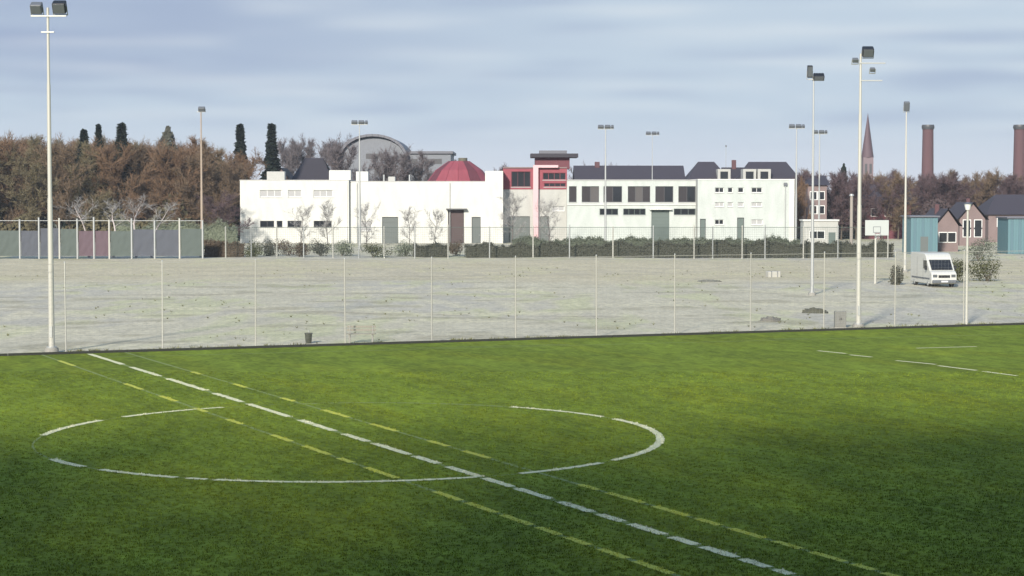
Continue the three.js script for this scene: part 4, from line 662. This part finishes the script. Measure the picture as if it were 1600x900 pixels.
{ // basketball stand
  const D = 152, t = thing('basketball_stand', 'basketball board on a pale post left of the thin mast', 'basketball hoop', [X(1371, D), 0, -D]), yb = Yat(368, D), yt = Yat(344, D);
  part('post', bar([0, -0.1, -0.6], [0, yb + 0.5, -0.6], 0.1, 0.08, 10), M.polePale, t); part('arm', bar([0, yb + 0.3, -0.6], [0, yb + 0.5, -0.1], 0.045, 0.045, 8), M.polePale, t);
  const b = part('backboard', rbox(1.85, yt - yb, 0.05, 0.02, 0, (yt + yb) / 2, -0.06), std(0.42, 0.45, 0.43, 0.5), t);
  part('target_square', [box(-0.3, 0.3, yb + 0.66, yb + 0.7, -0.034, -0.028), box(-0.3, 0.3, yb + 0.22, yb + 0.26, -0.034, -0.028), box(-0.3, -0.26, yb + 0.26, yb + 0.66, -0.034, -0.028), box(0.26, 0.3, yb + 0.26, yb + 0.66, -0.034, -0.028)], M.lampGrey, b);
  const ring = new THREE.TorusGeometry(0.23, 0.014, 6, 24); ring.rotateX(Math.PI / 2); ring.translate(0, yb + 0.18, 0.26); part('ring', ring, M.red, t);
  const net = []; for (let i = 0; i < 10; i++) { const a = i / 10 * 6.283; net.push(bar([Math.cos(a) * 0.23, yb + 0.17, 0.26 + Math.sin(a) * 0.23], [Math.cos(a + 0.5) * 0.12, yb - 0.25, 0.26 + Math.sin(a + 0.5) * 0.12], 0.006, 0.006, 3)); } part('net', net, M.frame, t).userData.kind = 'stuff';
}
{ // portable cabin
  const D = 240, x0 = X(1256, D), x1 = X(1310, D), h = Yat(343, D), t = thing('site_cabin', 'white flat-roofed cabin right of the white block', 'cabin', [(x0 + x1) / 2, 0, -D]), w = x1 - x0;
  part('wall', bodyBox(-w / 2, w / 2, 0.15, h - 0.2, -2.6, 0), M.offwhite, t); part('roof', box(-w / 2 - 0.12, w / 2 + 0.12, h - 0.2, h, -2.7, 0.15), M.white, t); part('skid', box(-w / 2 + 0.1, w / 2 - 0.1, 0, 0.15, -2.5, -0.1), M.frameDark, t);
  const wd = part('window', box(-1.4, 0.5, 1.5, 2.5, 0.003, 0.05), M.frame, t); part('pane', box(-1.32, -0.48, 1.58, 2.42, 0.05, 0.06), M.glass, wd); part('pane', box(-0.42, 0.42, 1.58, 2.42, 0.05, 0.06), M.glass, wd); part('door', box(0.95, 1.8, 0.2, 2.3, 0.003, 0.05), M.doorGreen, t);
}
{ // pale lamp post near the right, slim post, cabinet, bench, boxes
  const p = ground(1510, 509), D = -p.z, t = thing('pale_post', 'pale lantern post before the gabled houses at the right', 'lamp post', [p.x, 0, p.z]), h = Yat(328, D);
  part('pole', bar([0, -0.1, 0], [0, h, 0], 0.085, 0.055, 10), M.polePale, t); const l = part('lantern', [bar([0, h, 0], [0, h + 0.32, 0], 0.12, 0.2, 8)], M.frame, t); part('hood', bar([0, h + 0.32, 0], [0, h + 0.42, 0], 0.24, 0.05, 10), M.lampGrey, l);
  const q = at(1330, 380, 226), t2 = thing('flue_pipe', 'short pale flue pipe left of the right mast', 'pipe', [q.x, 0, q.z]); part('pipe', bar([0, -0.1, 0], [0, Yat(306, 226), 0], 0.2, 0.18, 10), M.cream, t2); part('cowl', bar([0, Yat(306, 226), 0], [0, Yat(303, 226), 0], 0.28, 0.2, 10), M.galv, t2);
  const c = ground(1318, 514), t3 = thing('electric_cabinet', 'grey electric cabinet at the foot of the right mast', 'cabinet', [c.x - 0.1, 0, c.z - 0.5]);
  part('body', rbox(0.6, 0.85, 0.35, 0.02, 0, 0.5, 0), std(0.2, 0.2, 0.18, 0.6), t3); part('plinth', box(-0.32, 0.32, -0.1, 0.075, -0.19, 0.19), M.concrete, t3); for (const s of [-1, 1]) { const d = part('door', box(s * 0.145 - 0.135, s * 0.145 + 0.135, 0.13, 0.86, 0.177, 0.19), std(0.18, 0.18, 0.165, 0.6), t3); part('handle', box(s * 0.04 - 0.012, s * 0.04 + 0.012, 0.45, 0.58, 0.19, 0.21), M.black, d); }
  const b = ground(560, 541), t4 = thing('wooden_bench', 'pale bench at the far edge of the turf left of centre', 'bench', [b.x, yardH(b.x, b.z - 1.6), b.z - 1.6]);
  for (let i = 0; i < 3; i++) part('slat', rbox(1.4, 0.035, 0.11, 0.008, 0, 0.45, -0.13 + i * 0.13), M.wood, t4); for (let i = 0; i < 2; i++) part('slat', rbox(1.4, 0.1, 0.03, 0.008, 0, 0.62 + i * 0.16, -0.24), M.wood, t4); for (const s of [-1, 1]) part('leg', [box(s * 0.55 - 0.03, s * 0.55 + 0.03, -0.05, 0.43, -0.2, -0.14), box(s * 0.55 - 0.03, s * 0.55 + 0.03, -0.05, 0.43, 0.08, 0.14), box(s * 0.55 - 0.03, s * 0.55 + 0.03, 0.43, 0.85, -0.226, -0.2)], M.concrete, t4);
  const e = ground(477, 541), t5 = thing('litter_bin', 'small dark bin left of the bench', 'bin', [e.x, yardH(e.x, e.z - 1.5), e.z - 1.5]); part('bin', new THREE.LatheGeometry([[0, 0], [0.14, 0], [0.18, 0.46], [0.2, 0.47], [0.2, 0.5], [0.165, 0.5], [0.13, 0.03], [0, 0.03]].map((v) => new THREE.Vector2(...v)), 16), std(0.06, 0.065, 0.05, 0.6), t5); part('post', bar([0, -0.05, -0.22], [0, 0.62, -0.22], 0.025, 0.025, 8), M.galv, t5);
  const f = ground(1208, 433), t6 = thing('foam_block', 'white block lying on the gravel in front of the long hedge', 'block', [f.x, yardH(f.x, f.z), f.z], 0.2); part('block', rbox(1.1, 0.55, 0.8, 0.07, 0, 0.25, 0), std(0.5, 0.49, 0.44, 0.8, { map: grain }), t6); part('strap', [box(-0.3, -0.24, -0.002, 0.532, -0.41, 0.41), box(0.24, 0.3, -0.002, 0.532, -0.41, 0.41)], M.lampGrey, t6);
}
{ // low heap of dark soil on the gravel
  const mk = (px, py, w, h, label, mat, seed) => { const p = ground(px, py), g = new THREE.SphereGeometry(1, 26, 12, 0, 6.2832, 0, Math.PI / 2), q = g.attributes.position; for (let i = 0; i < q.count; i++) { const a = q.getX(i), b = q.getY(i), c = q.getZ(i), k = 1 + 0.25 * n2a(a * 2 + seed, c * 2 + b) + 0.1 * n2b(a * 7, c * 7 + seed); q.setXYZ(i, a * w / 2 * k, b * h * k, c * w / 3 * k); } g.computeVertexNormals(); single('soil_heap', label, 'heap', g, mat, [p.x, yardH(p.x, p.z) - 0.03, p.z], 'heaps on the gravel'); };
  mk(1272, 489, 1.5, 0.32, 'low dark soil heap left of the right mast', std(0.1, 0.1, 0.075, 1, { map: grain }), 3);
  mk(1204, 503, 1.2, 0.26, 'small grey heap near the turf left of the dark heap', std(0.2, 0.19, 0.165, 1, { map: grain }), 8);
  mk(1108, 440, 1.9, 0.2, 'flat grey heap far out on the gravel', std(0.2, 0.2, 0.17, 1, { map: grain }), 13);
}
{ // weeds at the foot of the fence and scattered over the gravel
  const r = rng(5511), q = [], n = 2600;
  for (let i = 0; i < n; i++) { const edge = i < 1500, x = -48 + r() * 110, z = edge ? edgeZ(x) - 0.12 - Math.abs(r() + r() - 1) * 0.8 : edgeZ(x) - 2 - Math.pow(r(), 1.3) * 95; if (!edge && n2b(x * 0.09, z * 0.035 + 8) < 0.1) continue; if (edge && n2c(x * 0.35, 4) < -0.15) continue; q.push([x, yardH(x, z), z, edge ? 0.5 + r() * 0.9 : 0.4 + r() * 0.6]); }
  const b = []; for (let i = 0; i < 12; i++) { const a = r() * 6.28, l = 0.04 + r() * 0.09, h = 0.08 + r() * 0.12, w = 0.012, sx = -Math.sin(a) * w, sz = Math.cos(a) * w; b.push(-sx, 0, -sz, sx, 0, sz, Math.cos(a) * l, h, Math.sin(a) * l); }
  const im = new THREE.InstancedMesh(soup(b), new THREE.MeshPhysicalMaterial({ color: 0xffffff, roughness: 1, specularIntensity: 0.2, side: THREE.DoubleSide }), q.length), m4 = new THREE.Matrix4(), qq = new THREE.Quaternion(), up = new THREE.Vector3(0, 1, 0), c = new THREE.Color();
  q.forEach(([x, y, z, s], i) => { qq.setFromAxisAngle(up, r() * 6.28); m4.compose(new THREE.Vector3(x, y, z), qq, new THREE.Vector3(s * 1.6, s, s * 1.6)); im.setMatrixAt(i, m4); const k = 0.7 + r() * 0.6; im.setColorAt(i, c.setRGB(0.17 * k, 0.17 * k, 0.075 * k)); });
  shade(im); im.name = 'weeds'; im.userData = { kind: 'stuff', label: 'low weeds on the gravel and along the pitch edge', category: 'weeds' }; scene.add(im);
}
renderer.render(scene, camera);
